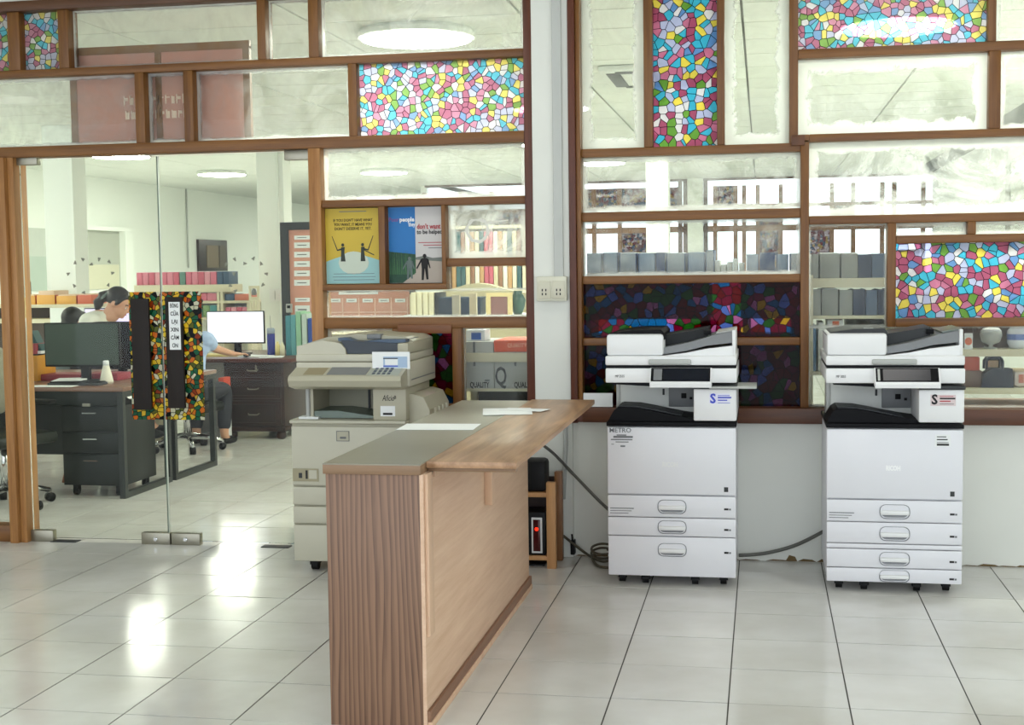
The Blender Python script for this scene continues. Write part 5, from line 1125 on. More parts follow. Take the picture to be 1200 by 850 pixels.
# ================================================================== BOOKCASE and bench seen below the posters' right
YK = 6.2; bc = thing('cream_bookcase', 'tall cream bookcase full of books seen through panes right of the posters', 'bookcase', (-1.6, YK, 0))
x0, x1 = WX(522, 300, YK), WX(612, 300, YK); z0, z1, zA, zB = WZ(570, 340, YK), WZ(570, 268, YK), WZ(570, 301, YK), WZ(570, 306, YK)
box('upright', M_cream, bc, x0-.03, x0, YK, YK+.3, 0, z1); box('upright', M_cream, bc, x1, x1+.03, YK, YK+.3, 0, z1); box('top_board', M_cream, bc, x0-.03, x1+.03, YK, YK+.3, z1, z1+.03)
for q0, q1 in ((zB, zA), (z0-.03, z0), (.42, .45), (.05, .08)): box('shelf_board', M_cream, bc, x0, x1, YK+.004, YK+.3, q0, q1)
box('back_board', mat('bookcase_back', (176, 150, 120), .6), bc, x0, x1, YK+.28, YK+.3, .05, z1)
bk = [mat('book_%s%d' % (n_, i), c, .6) for i, (n_, c) in enumerate((('teal', (60, 96, 100)), ('cream', (226, 218, 190)), ('tan', (190, 150, 104)), ('white', (236, 232, 216)), ('brown', (150, 110, 84)), ('cream', (216, 204, 168)), ('rose', (196, 96, 112))))]
file_row(16, x0+.01, x1-.01, zA, (z1-zA)*.9, YK+.02, lambda i: bk[6] if i in (8, 9) else bk[(0 if i in (0, 2) else (i*5+1) % 6)], 'books on the upper bookcase shelf', 'on upper bookcase shelf', 'upright_book')
file_row(16, x0+.01, x1-.01, z0, (zB-z0)*.92, YK+.02, lambda i: bk[6] if i in (8, 9) else bk[(0 if i in (0, 2, 3) else (i*5+3) % 6)], 'books on the lower bookcase shelf', 'on lower bookcase shelf', 'upright_book')
a, b = W(530, 262, YK), W(578, 246, YK); tag(box('storage_box', mat('grey_storage', (110, 106, 100), .6), None, a.x, b.x, YK+.02, YK+.28, z1+.0305, b.z, .006, org=(a.x, YK+.1, z1+.03)), 'dark grey storage box lying on top of the cream bookcase', 'box')
# cream bench with curved back, table with things
YT = 4.6; bn = thing('cream_sofa', 'cream sofa with curved back before the bookcase', 'sofa', (-1.8, YT, 0))
x0, x1 = WX(480, 350, YT), WX(640, 350, YT); zt = WZ(500, 345, YT)
pts = [(x0, .3), (x1, .3), (x1, zt)]
for i in range(13):
    xq = x1-(x1-x0)*i/12; px_ = 640-(160)*i/12; h = 13*math.exp(-((px_-560)/34)**2); pts.append((xq, zt+h/143))
G().prism(pts, 'y', YT, YT+.14).build('backrest', mat('sofa_cream', (196, 186, 152), .75), bn); box('seat', M_cream, bn, x0, x1, YT+.14, YT+.75, .1, .42, .03)
for xq in (x0+.03, x1-.09):
    for yq in (YT+.04, YT+.65): box('leg', M_darkw, bn, xq, xq+.06, yq, yq+.06, 0, .3 if yq < YT+.1 else .1)
YT = 3.6; tt = thing('white_table', 'long white table below the posters carrying navy box and framed mosaic', 'table', (-1.9, YT, 0))
x0, x1 = WX(470, 370, YT), WX(640, 370, YT); zt = WZ(560, 369.5, YT)
box('table_top', M_paper, tt, x0, x1, YT-.05, YT+.5, zt-.035, zt, .004)
for xq in (x0+.03, x1-.07):
    for yq in (YT, YT+.4): box('leg', M_cream, tt, xq, xq+.04, yq, yq+.04, 0, zt-.035)
a, b = W(514, 368, YT), W(563, 350, YT); t = thing('navy_box', 'dark navy box with white chalky marks on the white table', 'box', (a.x, YT, zt)); box('body', mat('navy_card', (30, 46, 66), .5, var=.6, scale=14), t, a.x, b.x, YT, YT+.2, zt, b.z, .004); box('lid', mat('navy_lid', (44, 62, 84), .5), t, a.x-.003, b.x+.003, YT-.004, YT+.204, b.z, b.z+.012, .002)
a, b = W(570, 368, YT), W(600, 343, YT); t = thing('framed_mosaic', 'small pale framed mosaic panel leaning on the white table', 'frame', (a.x, YT, zt)); M_pf = mat('frame_pine', (226, 206, 150), .5)
box('frame', M_pf, t, a.x, b.x, YT-.004, YT+.02, b.z-.03, b.z); box('frame', M_pf, t, a.x, a.x+.035, YT-.004, YT+.02, zt, b.z-.03); box('frame', M_pf, t, b.x-.035, b.x, YT-.004, YT+.02, zt, b.z-.03); box('picture', mat('mosaic_mauve', (136, 96, 92), .6, var=.6, scale=60), t, a.x+.035, b.x-.035, YT, YT+.015, zt, b.z-.03)
x = WX(607, 360, YT+.1); t = thing('green_vase', 'dark green vase at the right end of the white table', 'vase', (x, YT+.1, zt)); hv = WZ(607, 341, YT+.1)-zt
G().lathe([(.03, 0), (.052, hv*.3), (.062, hv*.6), (.045, hv*.82), (.03, hv*.9), (.038, hv)], (x, YT+.1, zt), 18).build('body', mat('vase_green', (58, 88, 80), .3), t, True); G().lathe([(.034, 0), (.03, .004)], (x, YT+.1, zt+hv-.004), 14).build('mouth', M_ink, t)
# bookshelf slats left of navy box
for i in range(5):
    a, b = W(481+7*i, 368, YT), W(487+7*i, 343, YT); o = box('upright_magazine', mat('magazine_cream', (222, 214, 182), .6) if i != 4 else M_dgray, None, a.x, b.x-.004, YT+.02, YT+.24, zt, b.z, .002, org=(a.x, YT+.1, zt)); tag(o, '%s magazine file, %s from left beside navy box on white table' % ('cream' if i != 4 else 'dark grey', ORD[i]), 'file', 'magazine files beside the navy box')

# ================================================================== RACK with paper boxes at lower right of window_1
YR = .50; rk = thing('grey_rack', 'cream metal rack with paper boxes behind lower panes left of column', 'rack', (-.6, YR, 0))
x0, x1 = WX(541, 430, YR), WX(640, 430, YR)
zs_ = WZ(580, 455.5, YR); zs2 = WZ(580, 459, YR); za, zb_ = WZ(580, 424, YR), WZ(580, 413.5, YR); ztop = WZ(580, 400.5, YR)
box('shelf_board', M_cream, rk, x0, x1, YR, YR+.42, zs2, zs_); box('front_rail', M_cream, rk, x0, x1, YR-.03, YR-.004, za, zb_, .002); box('shelf_board', M_blackd, rk, x0, x1, YR, YR+.42, .3, .33)
for xq in (x0-.04, x1): 
    for yq in (YR-.03, YR+.4): box('post', M_cream, rk, xq, xq+.04, yq, yq+.03, 0, ztop+.25)
box('back_sheet', M_blackd, rk, x0, x1, YR+.42, YR+.425, .33, zs2)
bxg = mat('carton_grey', (176, 176, 172), .7)
xs_ = [WX(508, 430, YR), WX(579.5, 430, YR), WX(640, 430, YR)]
for i, lb in enumerate(('grey QUALITY paper carton on rack, left of the one with orange top', 'grey QUALITY paper carton with orange top band on rack beside column')):
    t = thing('paper_carton', lb, 'box', (xs_[i], YR, zs_), 'paper cartons on the rack'); xa, xb_ = (max(x0+.002, xs_[i]), xs_[i+1]-.004)
    box('carton', bxg, t, xa, xb_, YR, YR+.38, zs_, ztop-.055 if i else ztop, .002)
    if i: box('orange_band', mat('carton_orange', (214, 84, 44), .6), t, xa-.001, xb_+.001, YR-.001, YR+.381, ztop-.055, ztop+.006, .002); text('QUALITY', .03, (WX(606, 406, YR), YR-.002, WZ(606, 405, YR)), mat('carton_pale_ink', (240, 190, 160), .6), t, width=.105)
    tp = WX(556 if i == 0 else 604, 430, YR); box('tape', M_inkgray, t, tp-.006, tp+.006, YR-.0012, YR-.0002, zs_+.12, ztop-.056 if i else ztop-.001)
    if i == 0: text('QUALITY', .042, (WX(562, 452, YR), YR-.001, WZ(562, 451.5, YR)), M_ink, t, width=.105, bold=.001); box('small_print', M_inkgray, t, WX(568, 446, YR), WX(574, 446, YR), YR-.001, YR, WZ(570, 447, YR), WZ(570, 445, YR))
    else: text('Q', .14, (WX(587, 440, YR), YR-.001, WZ(587, 442, YR)), M_dgray, t, width=.062, bold=.002); text('QUAL', .042, (WX(610, 452, YR), YR-.001, WZ(610, 451.5, YR)), M_ink, t, width=.07, bold=.001)
a, b = W(546, 399.5, YR+.05), W(568, 388, YR+.05); t = thing('tissue_box', 'blue and white tissue box on top of the grey paper carton', 'box', (a.x, YR+.1, ztop)); box('box', mat('tissue_white', (226, 230, 236), .6), t, a.x, b.x, YR+.05, YR+.2, ztop, ztop+.06, .004); box('blue_print', mat('tissue_blue', (44, 90, 176), .6), t, a.x+.03, b.x-.02, YR+.049, YR+.051, ztop+.008, ztop+.045); G().ball(((a.x+b.x)/2-.01, YR+.12, ztop+.065), (.05, .03, .02), 10, 6).build('tissue', M_paper, t, True)
t = thing('cable_adapter', 'small white adapter with cable lying on the dark lower board of the rack', 'adapter', (WX(558, 468, YR), YR+.05, .33)); q = W(558, 468, YR); box('body', M_paper, t, q.x-.02, q.x+.02, YR+.02, YR+.06, .33, .365, .006); G().tube([(q.x-.02, YR+.03, .345), (q.x-.08, YR+.02, .338), (q.x-.12, YR+.06, .345)], .004, 6).build('cord', M_paper, t)
# dark cabinet right behind pane left of the copier
a = WX(380, 430, .6); b = WX(526, 430, .6)
cb = thing('green_cabinet', 'dark green low cabinet behind the glass at the back of the beige copier', 'cabinet', ((a+b)/2, .6, 0)); zt = WZ(430, 391, .6)
box('body', mat('cabinet_green', (70, 76, 66), .5), cb, a, b, .55, .95, .0, zt-.03, .004); box('top', M_cream, cb, a-.01, b+.01, .54, .96, zt-.03, zt, .003)

# ================================================================== DARK BOOKCASE and binders behind window_2
YK = .46; dc = thing('dark_bookcase', 'dark brown bookcase close behind the round stained panes, binders on top', 'bookcase', (.5, YK, 0))
x0, x1 = WX(680, 360, YK), WX(940, 360, YK); g0, g1 = WX(832, 360, YK), WX(868, 360, YK)
zt = WZ(810, 322.5, YK); zu = WZ(810, 374, YK); zl_ = WZ(810, 394, YK)
M_dk = wood('dark_bookcase_wood', (30, 16, 12), (52, 28, 20), 'x', .5)
box('lower_cabinet', M_dk, dc, x0, x1, YK, YK+.4, 0, zl_, .004); box('top_board', M_dk, dc, x0, x1, YK, YK+.4, zt-.02, zt, .003)
for a, b in ((x0, g0), (g1, x1)):
    box('hutch', M_dk, dc, a, b, YK+.002, YK+.4, zu, zt-.02, .003)
    for xq in (a+.01, b-.05): box('hutch_foot', M_dk, dc, xq, xq+.04, YK+.02, YK+.38, zl_, zu)
MB_ = [mat('binder_%s' % n_, c, .45, var=.12, scale=14) for n_, c in (('steel', (128, 144, 164)), ('grey', (150, 156, 162)), ('navy', (26, 54, 104)), ('white', (214, 214, 208)))]
def binder(px0, px1, py, zb, Y, m_, lb, grp, spine=None, edge_m=None):
    xa, xb_ = WX(px0, 310, Y), WX(px1, 310, Y); zz_ = WZ((px0+px1)/2, py, Y)
    t = thing('ring_binder', lb, 'binder', (xa, Y, zb), grp); th = .006
    cm = edge_m or m_; box('cover', cm, t, xa, xa+th, Y-.002, Y+.27, zb, zz_); box('cover', cm, t, xb_-th, xb_, Y-.002, Y+.27, zb, zz_); G().box(xa+.004, xb_-.004, Y-.004, Y+.006, zb, zz_, .004).build('spine', spine or m_, t, 2); box('pages', M_paper, t, xa+th+.002, xb_-th-.002, Y+.01, Y+.265, zb+.003, zz_+.004 if (xb_-xa) > .08 else zz_-.01)
    return t
bs = [(688, 705, 297, 0), (707, 724, 296, 0), (726, 746, 297, 1), (748, 768, 297, 0), (769, 779, 296, 2), (781, 803, 297, 1), (806, 826, 296, 0), (827, 837, 293, 1), (875, 889, 298, 0), (890, 908, 296, 2), (910, 924, 298, 0), (926, 938, 297, 1)]
for i, (a, b, y, c) in enumerate(bs): binder(a, b, y, zt, YK+.03, MB_[c], '%s ring binder, %s from left on top of the dark bookcase' % (('steel blue', 'blue grey', 'navy')[c], ORD[i]), 'ring binders on the dark bookcase', edge_m=MB_[2])
for i in range(5): binder(838+7*i, 843.5+7*i, (305, 310, 307, 303, 308)[i], zt, YK+.05, MB_[3], 'thin white booklet file, %s from left between the blue binders' % ORD[i], 'thin white files between the blue binders')

# ================================================================== CREAM RACK behind right panes
YR = .52; r1 = thing('cream_rack', 'cream open rack with two rows of fabric binders behind right window', 'rack', (1.3, YR, 0))
x0, x1 = WX(953, 330, YR), WX(1046, 330, YR); zz_ = [(WZ(1000, 337, YR), WZ(1000, 326, YR)), (WZ(1000, 374, YR), WZ(1000, 370, YR)), (WZ(1000, 440, YR), WZ(1000, 436, YR)), (.1, .13)]
for a, b in zz_: box('shelf_board', M_cream, r1, x0, x1, YR, YR+.4, a, b, .002)
for xq in (x0-.03, x1): 
    for yq in (YR, YR+.37): box('post', M_cream, r1, xq, xq+.03, yq, yq+.03, 0, WZ(1000, 322, YR))
bs = [(951, 959, 298, 1), (961, 984, 297, 1), (986, 1005, 297, 1), (1006, 1021, 298, 2), (1022, 1040, 297, 0)]
MB2 = [mat('fabric_%s' % n_, c, .7, var=.1, scale=14) for n_, c in (('blue', (92, 108, 132)), ('grey', (146, 146, 140)), ('navy', (44, 56, 84)))]
for i, (a, b, y, c) in enumerate(bs): binder(a, b, y, zz_[0][1], YR+.03, MB2[c], '%s fabric binder, %s from left on upper board of the cream rack' % (('blue', 'grey', 'navy')[c], ORD[i]), 'binders on upper rack board')
bs = [(951, 962, 339, 1), (963, 982, 339, 1), (984, 999, 340, 1), (1000, 1014, 339, 2), (1015, 1028, 340, 0), (1029, 1041, 339, 2)]
for i, (a, b, y, c) in enumerate(bs): binder(a, b, y, zz_[1][1], YR+.03, MB2[c], '%s fabric binder, %s from left on second board of the cream rack' % (('blue', 'grey', 'navy')[c], ORD[i]), 'binders on second rack board')
zb = zz_[2][1]
a, b = W(951, 430, YR), W(957, 382, YR); tag(box('blue_folder', mat('blue_plastic', (70, 110, 150), .4), None, a.x, b.x, YR+.04, YR+.3, zb, b.z, .002, org=(a.x, YR, zb)), 'blue folder upright at left on third board of the cream rack', 'folder')
a, b = W(959, 430, YR), W(966, 378, YR); tag(box('white_folder', M_paper, None, a.x, b.x, YR+.04, YR+.3, zb, b.z, .002, org=(a.x, YR, zb)), 'white folder upright beside the blue folder on cream rack', 'folder')
a, b = W(970, 430, YR), W(989, 375, YR); t = thing('white_carton', 'white carton with orange mark behind right printer on cream rack', 'box', (a.x, YR, zb)); box('box', M_paper, t, a.x, b.x, YR+.05, YR+.3, zb, WZ(980, 375.5, YR), .003); box('orange_mark', mat('mark_orange', (226, 120, 84), .6), t, WX(976, 380, YR), WX(984, 380, YR), YR+.0485, YR+.051, WZ(980, 384, YR), WZ(980, 377, YR))
a, b = W(993, 430, YR), W(1039, 376, YR); tag(box('black_case', M_rubber, None, a.x, b.x, YR+.05, YR+.3, zb, WZ(1015, 375.5, YR), .006, org=(a.x, YR, zb)), 'black case beside white carton on third board of cream rack', 'case')

YR = .60; r2 = thing('display_rack', 'cream rack with bag and small goods behind pane right of printers', 'rack', (2, YR, 0))
x0, x1 = WX(1056, 430, YR), WX(1236, 430, YR); zz_ = [(WZ(1150, 418, YR), WZ(1150, 410, YR)), (WZ(1150, 462, YR), WZ(1150, 455, YR)), (.1, .13)]
for a, b in zz_: box('shelf_board', M_cream, r2, x0, x1, YR, YR+.4, a, b, .002)
box('base_board', mat('rack_redbrown', (120, 62, 34), .5), r2, x0, x1, YR+.02, YR+.4, zz_[1][0]-.16, zz_[1][0]-.06)
for xq in (x0-.03, x1):
    for yq in (YR, YR+.37): box('post', M_cream, r2, xq, xq+.03, yq, yq+.03, 0, WZ(1150, 380, YR))
z1 = zz_[0][1]; z2 = zz_[1][1]
a, b = W(1057, 408, YR), W(1086, 340, YR); tag(box('dark_carton', mat('carton_dark', (48, 34, 30), .6), None, a.x, WX(1080, 380, YR), YR+.1, YR+.35, z1, WZ(1070, 292, YR), .004, org=(a.x, YR, z1)), 'tall dark carton behind left edge of the large stained pane', 'box')
tag(box('dark_carton', mat('carton_brown', (70, 44, 34), .6), None, WX(1084, 380, YR), WX(1160, 380, YR), YR+.16, YR+.36, z1, WZ(1120, 344, YR), .004, org=(b.x, YR, z1)), 'low dark brown carton behind bottom of the large stained pane', 'box')
tag(box('dark_carton', mat('carton_dark2', (90, 66, 56), .6), None, WX(1164, 380, YR), WX(1226, 380, YR), YR+.16, YR+.36, z1, WZ(1200, 350, YR), .004, org=(WX(1164, 380, YR), YR, z1)), 'low grey brown carton at right behind bottom of the large stained pane', 'box')
a, b = W(1131, 409, YR), W(1141, 391, YR); t = thing('orange_card', 'small white card with orange seal standing on display rack', 'card', (a.x, YR, z1)); box('card', M_paper, t, a.x, b.x, YR+.03, YR+.034, z1, b.z); G().prism([((a.x+b.x)/2+.018*math.cos(i*PI/6), (z1+b.z)/2+.02*math.sin(i*PI/6)) for i in range(12)], 'y', YR+.028, YR+.031).build('orange_seal', mat('mark_orange', (226, 120, 84), .6), t)
x = WX(1162, 400, YR+.06); t = thing('silver_cup', 'round silver cup with lid on the upper board of display rack', 'cup', (x, YR+.06, z1)); G().lathe([(.03, 0), (.035, .004), (.012, .01), (.010, .02), (.045, .035), (.055, .07), (.052, .09)], (x, YR+.08, z1), 18).build('bowl', M_lgray, t, True); G().lathe([(.053, .09), (.04, .105), (.008, .112), (.008, .12)], (x, YR+.08, z1), 18).build('lid', M_paper, t, True)
a, b = W(1182, 409, YR), W(1199, 392, YR); t = thing('white_pot', 'white pot with blue pattern at right on upper board of display rack', 'pot', (b.x, YR, z1)); G().lathe([(.04, 0), (.055, .03), (.055, .09), (.04, .105), (.045, .115)], (WX(1194, 400, YR+.08), YR+.1, z1), 16).build('body', mat('porcelain', (226, 230, 238), .25), t, True); G().lathe([(.0562, .045), (.0562, .075)], (WX(1194, 400, YR+.08), YR+.1, z1), 16).build('blue_band', mat('porcelain_blue', (110, 130, 190), .3), t)
a, b = W(1130, 440, YR), W(1150, 419, YR); t = thing('red_carton', 'red carton on grey box at left of navy bag on display rack', 'box', (a.x, YR, z2)); box('box', mat('carton_red', (196, 84, 64), .6), t, a.x-.06, b.x, YR+.05, YR+.25, z2+.085, WZ(1140, 419.5, YR), .003); box('grey_base', mat('carton_base', (110, 84, 72), .6), t, a.x-.06, b.x+.01, YR+.04, YR+.26, z2, z2+.085, .003)
a, b = W(1151, 455, YR), W(1189, 434, YR); t = thing('navy_bag', 'dark navy tote bag with two handles on lower board of display rack', 'bag', (a.x, YR, z2)); nv = mat('bag_navy', (36, 42, 62), .7, var=.15)
G().prism([(a.x, z2), (b.x, z2), (b.x-.006, b.z+.004), (a.x+.05, b.z+.006), (a.x+.012, b.z-.02)], 'y', YR+.02, YR+.12).build('body', nv, t)
for yq in (YR+.022, YR+.112):
    q0, q1, qt = WX(1157, 430, YR), WX(1176, 430, YR), WZ(1165, 419.5, YR); G().tube([(q0, yq, b.z), (q0, yq, qt-.02), (q0+.012, yq, qt), (q1-.012, yq, qt), (q1, yq, qt-.02), (q1, yq, b.z)], .0065, 6).build('handle', nv, t)
a, b = W(1158, 434, YR+.14), W(1173, 420, YR+.14); t = thing('small_picture', 'small sepia picture in brown frame behind the navy bag', 'picture', (a.x, YR+.15, z2)); box('frame', M_darkw, t, a.x-.012, b.x+.012, YR+.15, YR+.165, z2, b.z); box('picture', mat('sepia', (226, 190, 150), .6, var=.25, scale=40), t, a.x, b.x, YR+.146, YR+.151, a.z-.02, b.z-.012)
a, b = W(1189, 455, YR), W(1226, 434, YR); t = thing('white_parcel', 'white cloth parcel right of the navy bag on display rack', 'parcel', (a.x, YR, z2)); G().box(a.x+.005, b.x, YR+.05, YR+.28, z2, WZ(1200, 436, YR), .02).build('wrapping', mat('parcel_cream', (226, 210, 196), .7, bump=.3), t, 2); box('red_print', mat('parcel_red', (200, 120, 100), .6), t, WX(1196, 430, YR), WX(1202, 430, YR), YR+.048, YR+.052, WZ(1200, 450, YR), WZ(1200, 440, YR))

# ================================================================== PEOPLE
def skin_mesh(nodes, edges, sub=1):
    me = bpy.data.meshes.new('s'); me.from_pydata([n[0] for n in nodes], [], edges); o = bpy.data.objects.new('s', me); COL.objects.link(o)
    md = o.modifiers.new('k', 'SKIN'); md.use_smooth_shade = True
    for i, n in enumerate(nodes):
        r_ = n[1]; me.skin_vertices[0].data[i].radius = (r_, r_) if not hasattr(r_, '__len__') else r_
    me.skin_vertices[0].data[0].use_root = True
    s = o.modifiers.new('s', 'SUBSURF'); s.levels = sub; s.render_levels = sub
    dg = bpy.context.evaluated_depsgraph_get(); dg.update(); m2 = bpy.data.meshes.new_from_object(o.evaluated_get(dg)); bpy.data.objects.remove(o); return m2
def remeshed(meshes, name, m, parent, vox=.009):
    bm = bmesh.new()
    for q in meshes: bm.from_mesh(q)
    me = bpy.data.meshes.new(name); bm.to_mesh(me); bm.free(); o = bpy.data.objects.new(name, me); COL.objects.link(o)
    r_ = o.modifiers.new('r', 'REMESH'); r_.mode = 'VOXEL'; r_.voxel_size = vox; r_.use_smooth_shade = True
    sm = o.modifiers.new('m', 'SMOOTH'); sm.iterations = 3; sm.factor = .5
    dg = bpy.context.evaluated_depsgraph_get(); dg.update(); m2 = bpy.data.meshes.new_from_object(o.evaluated_get(dg)); o.modifiers.clear(); o.data = m2; m2.name = name; m2.materials.clear(); m2.materials.append(m)
    for p in m2.polygons: p.use_smooth = True
    o.parent = parent; ORG[o.name] = Vector((0, 0, 0)); return o
def bmesh_of(g):
    bmesh.ops.recalc_face_normals(g.bm, faces=g.bm.faces); me = bpy.data.meshes.new('q'); g.bm.to_mesh(me); g.bm.free(); return me
def person(label, loc, rz, shirt, trousers, hair, r_arm, l_arm, head_pitch=0., head_yaw=0., lean=.12, hip=.50, sleeve='short', drop=0.):
    """seated figure facing local +Y; arms given as [(shoulder offset points)] elbow, wrist, finger direction"""
    t = thing('person', label, 'person')
    H = Vector((0, 0, hip)); L_ = lambda z: Vector((0, lean*z, z))
    P = {'pel': H, 'wai': H+L_(.16), 'che': H+L_(.34), 'nk0': H+L_(.49), 'nk1': H+L_(.56)+Vector((0, drop*1.1, -drop))}
    hc = P['nk1']+Vector((0, .02, .09))
    nodes = [(P['pel'], (.15, .11)), (P['wai'], (.125, .09)), (P['che'], (.145, .10)), (P['nk0'], .062), (P['nk1'], .052), (hc, .06)]
    edges = [(0, 1), (1, 2), (2, 3), (3, 4), (4, 5)]
    def addn(p, r_, par): nodes.append((Vector(p), r_)); edges.append((par, len(nodes)-1)); return len(nodes)-1
    arms = {}
    for s, (el, wr, fd) in ((1, r_arm), (-1, l_arm)):
        sh_ = H+L_(.44)+Vector((s*.165, -.01, 0)); a = addn(sh_, .055, 2); el = Vector(el); wr = Vector(wr); fd = Vector(fd).normalized()
        b = addn((sh_+el)/2, .046, a); c = addn(el, .040, b); d_ = addn((el+wr)/2, .036, c); e_ = addn(wr, .026, d_)
        side = fd.cross(Vector((0, 0, 1))).normalized(); palm = wr+fd*.05; f_ = addn(palm, (.036, .018), e_)
        for k, (o_, ln) in enumerate(((-.03, .072), (-.01, .082), (.01, .078), (.03, .06))):
            b0 = palm+fd*.035+side*o_; q = addn(b0, .0095, f_); q = addn(b0+fd*ln*.5+Vector((0, 0, .004)), .009, q); addn(b0+fd*ln*.95+Vector((0, 0, -.014)), .008, q)
        th0 = wr+fd*.025-side*.034*s; q = addn(th0, .011, e_); addn(th0+fd*.045-side*.02*s, .0095, q)
        arms[s] = (sh_, el, wr)
    legs = {}
    for s in (1, -1):
        hp = H+Vector((s*.09, .03, -.02)); kn = Vector((s*.13, .47, hip)); an = Vector((s*.13, .43, .09)); to = Vector((s*.14, .60, .035))
        a = addn(hp, .085, 0); b = addn((hp+kn)/2, .075, a); c = addn(kn, .058, b); d_ = addn((kn+an)/2+Vector((0, -.015, 0)), .052, c); e_ = addn(an, .038, d_); f_ = addn(an+Vector((0, .05, -.045)), .038, e_); addn(to, (.042, .026), f_)
        legs[s] = (hp, kn, an)
    body = skin_mesh(nodes, edges, 2)
    # head: skull, jaw, nose, ears, brow, lips
    g = G(); g.ball((0, -.01, .03), (.074, .094, .092), 20, 14); g.ball((0, .03, -.035), (.056, .062, .07), 16, 12)
    g.ball((0, .072, -.075), (.024, .02, .02), 10, 8)
    g.tube([(0, .082, .02), (0, .105, -.018), (0, .094, -.028)], [.009, .0145, .012], 8)
    for s in (1, -1): g.ball((s*.074, -.008, .0), (.011, .02, .032), 10, 8); g.ball((s*.034, .066, .0), (.02, .02, .016), 10, 8); g.ball((s*.032, .078, .022), (.026, .012, .008), 8, 6)
    g.ball((0, .087, -.048), (.022, .01, .006), 10, 6); g.ball((0, .085, -.057), (.02, .01, .006), 10, 6)
    g.tube([(0, -.02, -.03), (0, -.03, -.11)], .05, 12)
    Mh = Matrix.Translation(hc+Vector((0, .015, .03))) @ Matrix.Rotation(head_yaw, 4, 'Z') @ Matrix.Rotation(-head_pitch, 4, 'X')
    hm_ = bmesh_of(g); hm_.transform(Mh)
    bo = remeshed([body, hm_], 'body', M_skin, t, .0075)
    for s in (1, -1):
        G().ball((s*.033, .078, .003), (.0125, .0095, .009), 10, 8).build('eye', M_paper, t, True).data.transform(Mh); G().ball((s*.033, .086, .003), (.005, .003, .005), 8, 6).build('iris', M_ink, t, True).data.transform(Mh)
        G().tube([(s*.016, .086, .026), (s*.034, .088, .032), (s*.054, .076, .026)], .0035, 6).build('eyebrow', M_hair, t, True).data.transform(Mh)
    G().ball((0, .0945, -.0525), (.02, .004, .005), 10, 6).build('lips', mat('lips', (176, 96, 92), .5), t, True).data.transform(Mh)
    # hair
    g = G(); g.ball((0, -.022, .045), (.084, .098, .09), 20, 14)
    if hair == 'bun':
        for v in g.bm.verts:
            if v.co.y > .03 and v.co.z < .06: v.co.y = .03+(v.co.y-.03)*.2; v.co.z = max(v.co.z, .045)
        g.tube([(0, .05, .115), (.05, .045, .09), (.076, .02, .03), (.074, .0, -.01)], [.02, .022, .02, .01], 8); g.tube([(0, .05, .115), (-.05, .045, .09), (-.076, .02, .03), (-.074, .0, -.01)], [.02, .022, .02, .01], 8)
        g.tube([(0, -.10, .03), (0, -.135, -.01), (0, -.145, -.07), (.01, -.125, -.13)], [.04, .05, .045, .014], 12)
        sc_ = G().tube([(0.045*math.cos(a*PI/6), -.112+.02*math.sin(a*PI/6), .015+.045*math.sin(a*PI/6)) for a in range(13)], .012, 8)
    elif hair == 'short':
        g.ball((0, -.05, -.005), (.076, .06, .06), 14, 10); sc_ = None
        g.tube([(-.06, .05, .075), (0, .068, .09), (.06, .05, .075)], .022, 8)
    else:
        g.ball((0, -.06, -.03), (.08, .06, .1), 14, 10); sc_ = None; g.tube([(-.06, .05, .075), (0, .068, .095), (.06, .05, .075)], .024, 8)
    hme = bmesh_of(g); hme.transform(Mh); remeshed([hme], 'hair', M_hair, t, .008)
    if sc_: sc_.build('hair_tie', mat('hair_tie_grey', (120, 136, 128), .6), t, True).data.transform(Mh)
    # clothes
    sn = [(P['pel']+Vector((0, 0, -.01)), (.172, .132)), (P['wai'], (.155, .122)), (P['che'], (.175, .13)), (H+L_(.475), (.105, .088))]; se = [(0, 1), (1, 2), (2, 3)]
    g = G(); g.ball(H+L_(.38)+Vector((0, -.005, 0)), (.185, .135, .125), 18, 12); g.ball(H+L_(.17), (.16, .128, .16), 18, 12); g.ball(H+L_(.47), (.12, .10, .05), 16, 10)
    for sg in (1, -1): g.ball(H+L_(.435)+Vector((sg*.13, -.005, 0)), (.10, .088, .075), 16, 10)
    parts_ = [skin_mesh(sn, se, 2), bmesh_of(g)]
    for s in (1, -1):
        sh_, el, wr = arms[s]; parts_.append(skin_mesh([(sh_+Vector((-s*.09, 0, .0)), .07), (sh_, .078), (sh_+(el-sh_)*.45, .070), (sh_+(el-sh_)*.75, .066)], [(0, 1), (1, 2), (2, 3)], 2))
    remeshed(parts_, 'shirt', shirt, t, .0095)
    cg = G().tube([H+L_(.49)+Vector((.06*math.cos(a*PI/6), .055*math.sin(a*PI/6)+.01, .012*math.sin(a*PI/6))) for a in range(13)], .014, 8); cg.build('collar', shirt, t, True)
    tn = [(H, (.16, .118))]; te = []
    def adt(p, r_, par): tn.append((Vector(p), r_)); te.append((par, len(tn)-1)); return len(tn)-1
    for s in (1, -1):
        hp, kn, an = legs[s]; a = adt(hp, .098, 0); b = adt((hp+kn)/2, .088, a); c = adt(kn, .072, b); d_ = adt((kn+an)/2, .066, c); adt(an+Vector((0, 0, .04)), .058, d_)
    remeshed([skin_mesh(tn, te, 2)], 'trousers', trousers, t, .011)
    for s in (1, -1):
        an = legs[s][2]; G().ball((s*.138, .51, .04), (.048, .13, .04), 12, 8).build('shoe', M_rubber, t, True)
    t.location = loc; t.rotation_euler.z = rz
    return t, hc
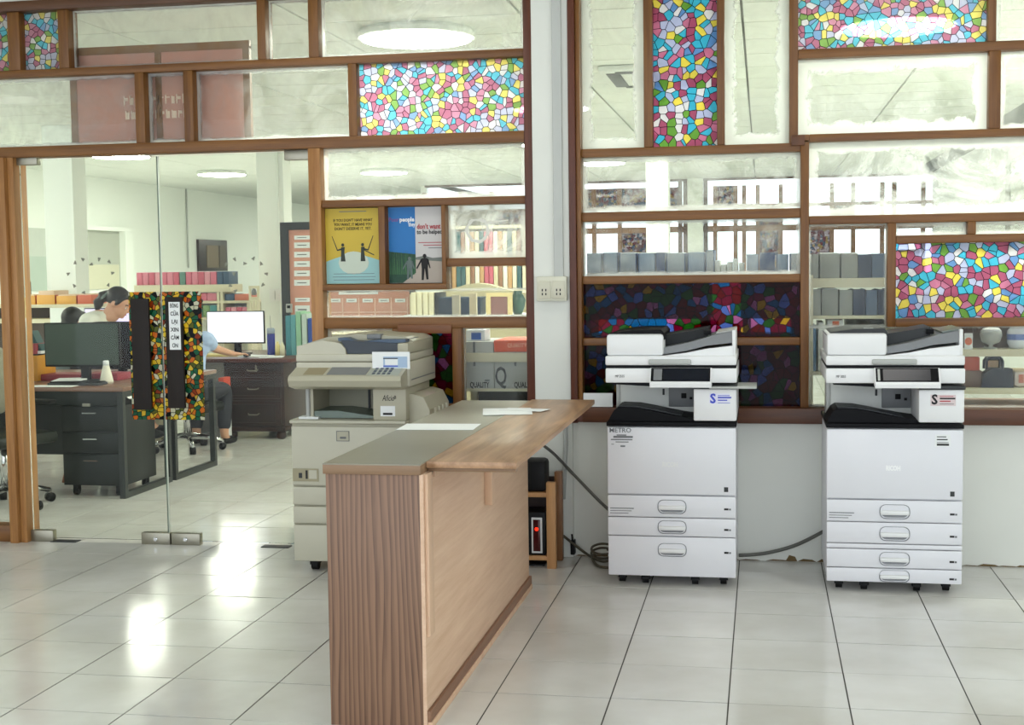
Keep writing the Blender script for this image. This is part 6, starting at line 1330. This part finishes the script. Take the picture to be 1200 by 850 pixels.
def stool(x, y, label, h=.42):
    t = thing('round_stool', label, 'stool', (x, y, 0), 'stools of the seated people'); G().lathe([(.16, h-.05), (.17, h-.02), (.165, h), (.0, h+.004)], (x, y, 0), 20).build('seat', M_blackd, t, True)
    for k in range(4): a = PI/4+k*PI/2; G().tube([(x+.1*math.cos(a), y+.1*math.sin(a), h-.05), (x+.17*math.cos(a), y+.17*math.sin(a), 0)], .014, 8).build('leg', M_chrome, t)
wsh = mat('shirt_white', (226, 226, 214), .8, bump=.15, scale=20); bsh = mat('shirt_blue', (176, 196, 232), .8, bump=.15, scale=20); dtr = mat('trousers_dark', (40, 42, 50), .8); gsh = mat('shirt_grey', (96, 104, 104), .8)
DESK_ARM_R = ((.21, .12, .76), (.14, .36, .775), (0, 1, -.05)); DESK_ARM_L = ((-.21, .12, .76), (-.14, .36, .775), (0, 1, -.05))
LAP_R = ((.22, .06, .76), (.13, .27, .64), (-.2, 1, -.2)); LAP_L = ((-.22, .06, .76), (-.13, .27, .64), (.2, 1, -.2))
# woman in white, profile towards the right, head bent
pw = W(133, 354, 3.45)
person('woman with black hair tied back, white shirt, bent over behind dark monitors', (pw.x-.22, 3.45, pw.z-1.085), -PI/2+.12, wsh, dtr, 'bun', LAP_R, LAP_L, head_pitch=.5, lean=.16, hip=.50, drop=.11)
stool(pw.x-.22, 3.45, 'round black stool under the woman in white', .385+(pw.z-1.085))
ph = W(86, 372, 3.9)
person('person with short black hair, only top of head visible above switched off monitor', (ph.x, 3.9-.1, ph.z-1.225), -.35, gsh, dtr, 'short', LAP_R, LAP_L, head_pitch=.15, lean=.06, hip=.50)
stool(ph.x, 3.8, 'round black stool under the short haired person', .385+(ph.z-1.225))
# person at the dark desk, arm reaching right to the mouse
el = W(250, 408, 4.25); wr = W(272, 418.5, 4.62); lo = Vector((X3, Y3, -.02))
Rz = Matrix.Rotation(.05, 4, 'Z')
def loc_(v): return Rz @ (v-lo)
person('person in light blue short sleeved shirt reaching for mouse at the dark desk', lo, -.05, bsh, dtr, 'back', (tuple(loc_(el)), tuple(loc_(Vector((wr.x, wr.y, .76)))), tuple(Rz @ Vector((.45, .5, -.04)))), DESK_ARM_L, head_pitch=.1, lean=.22, hip=.50)
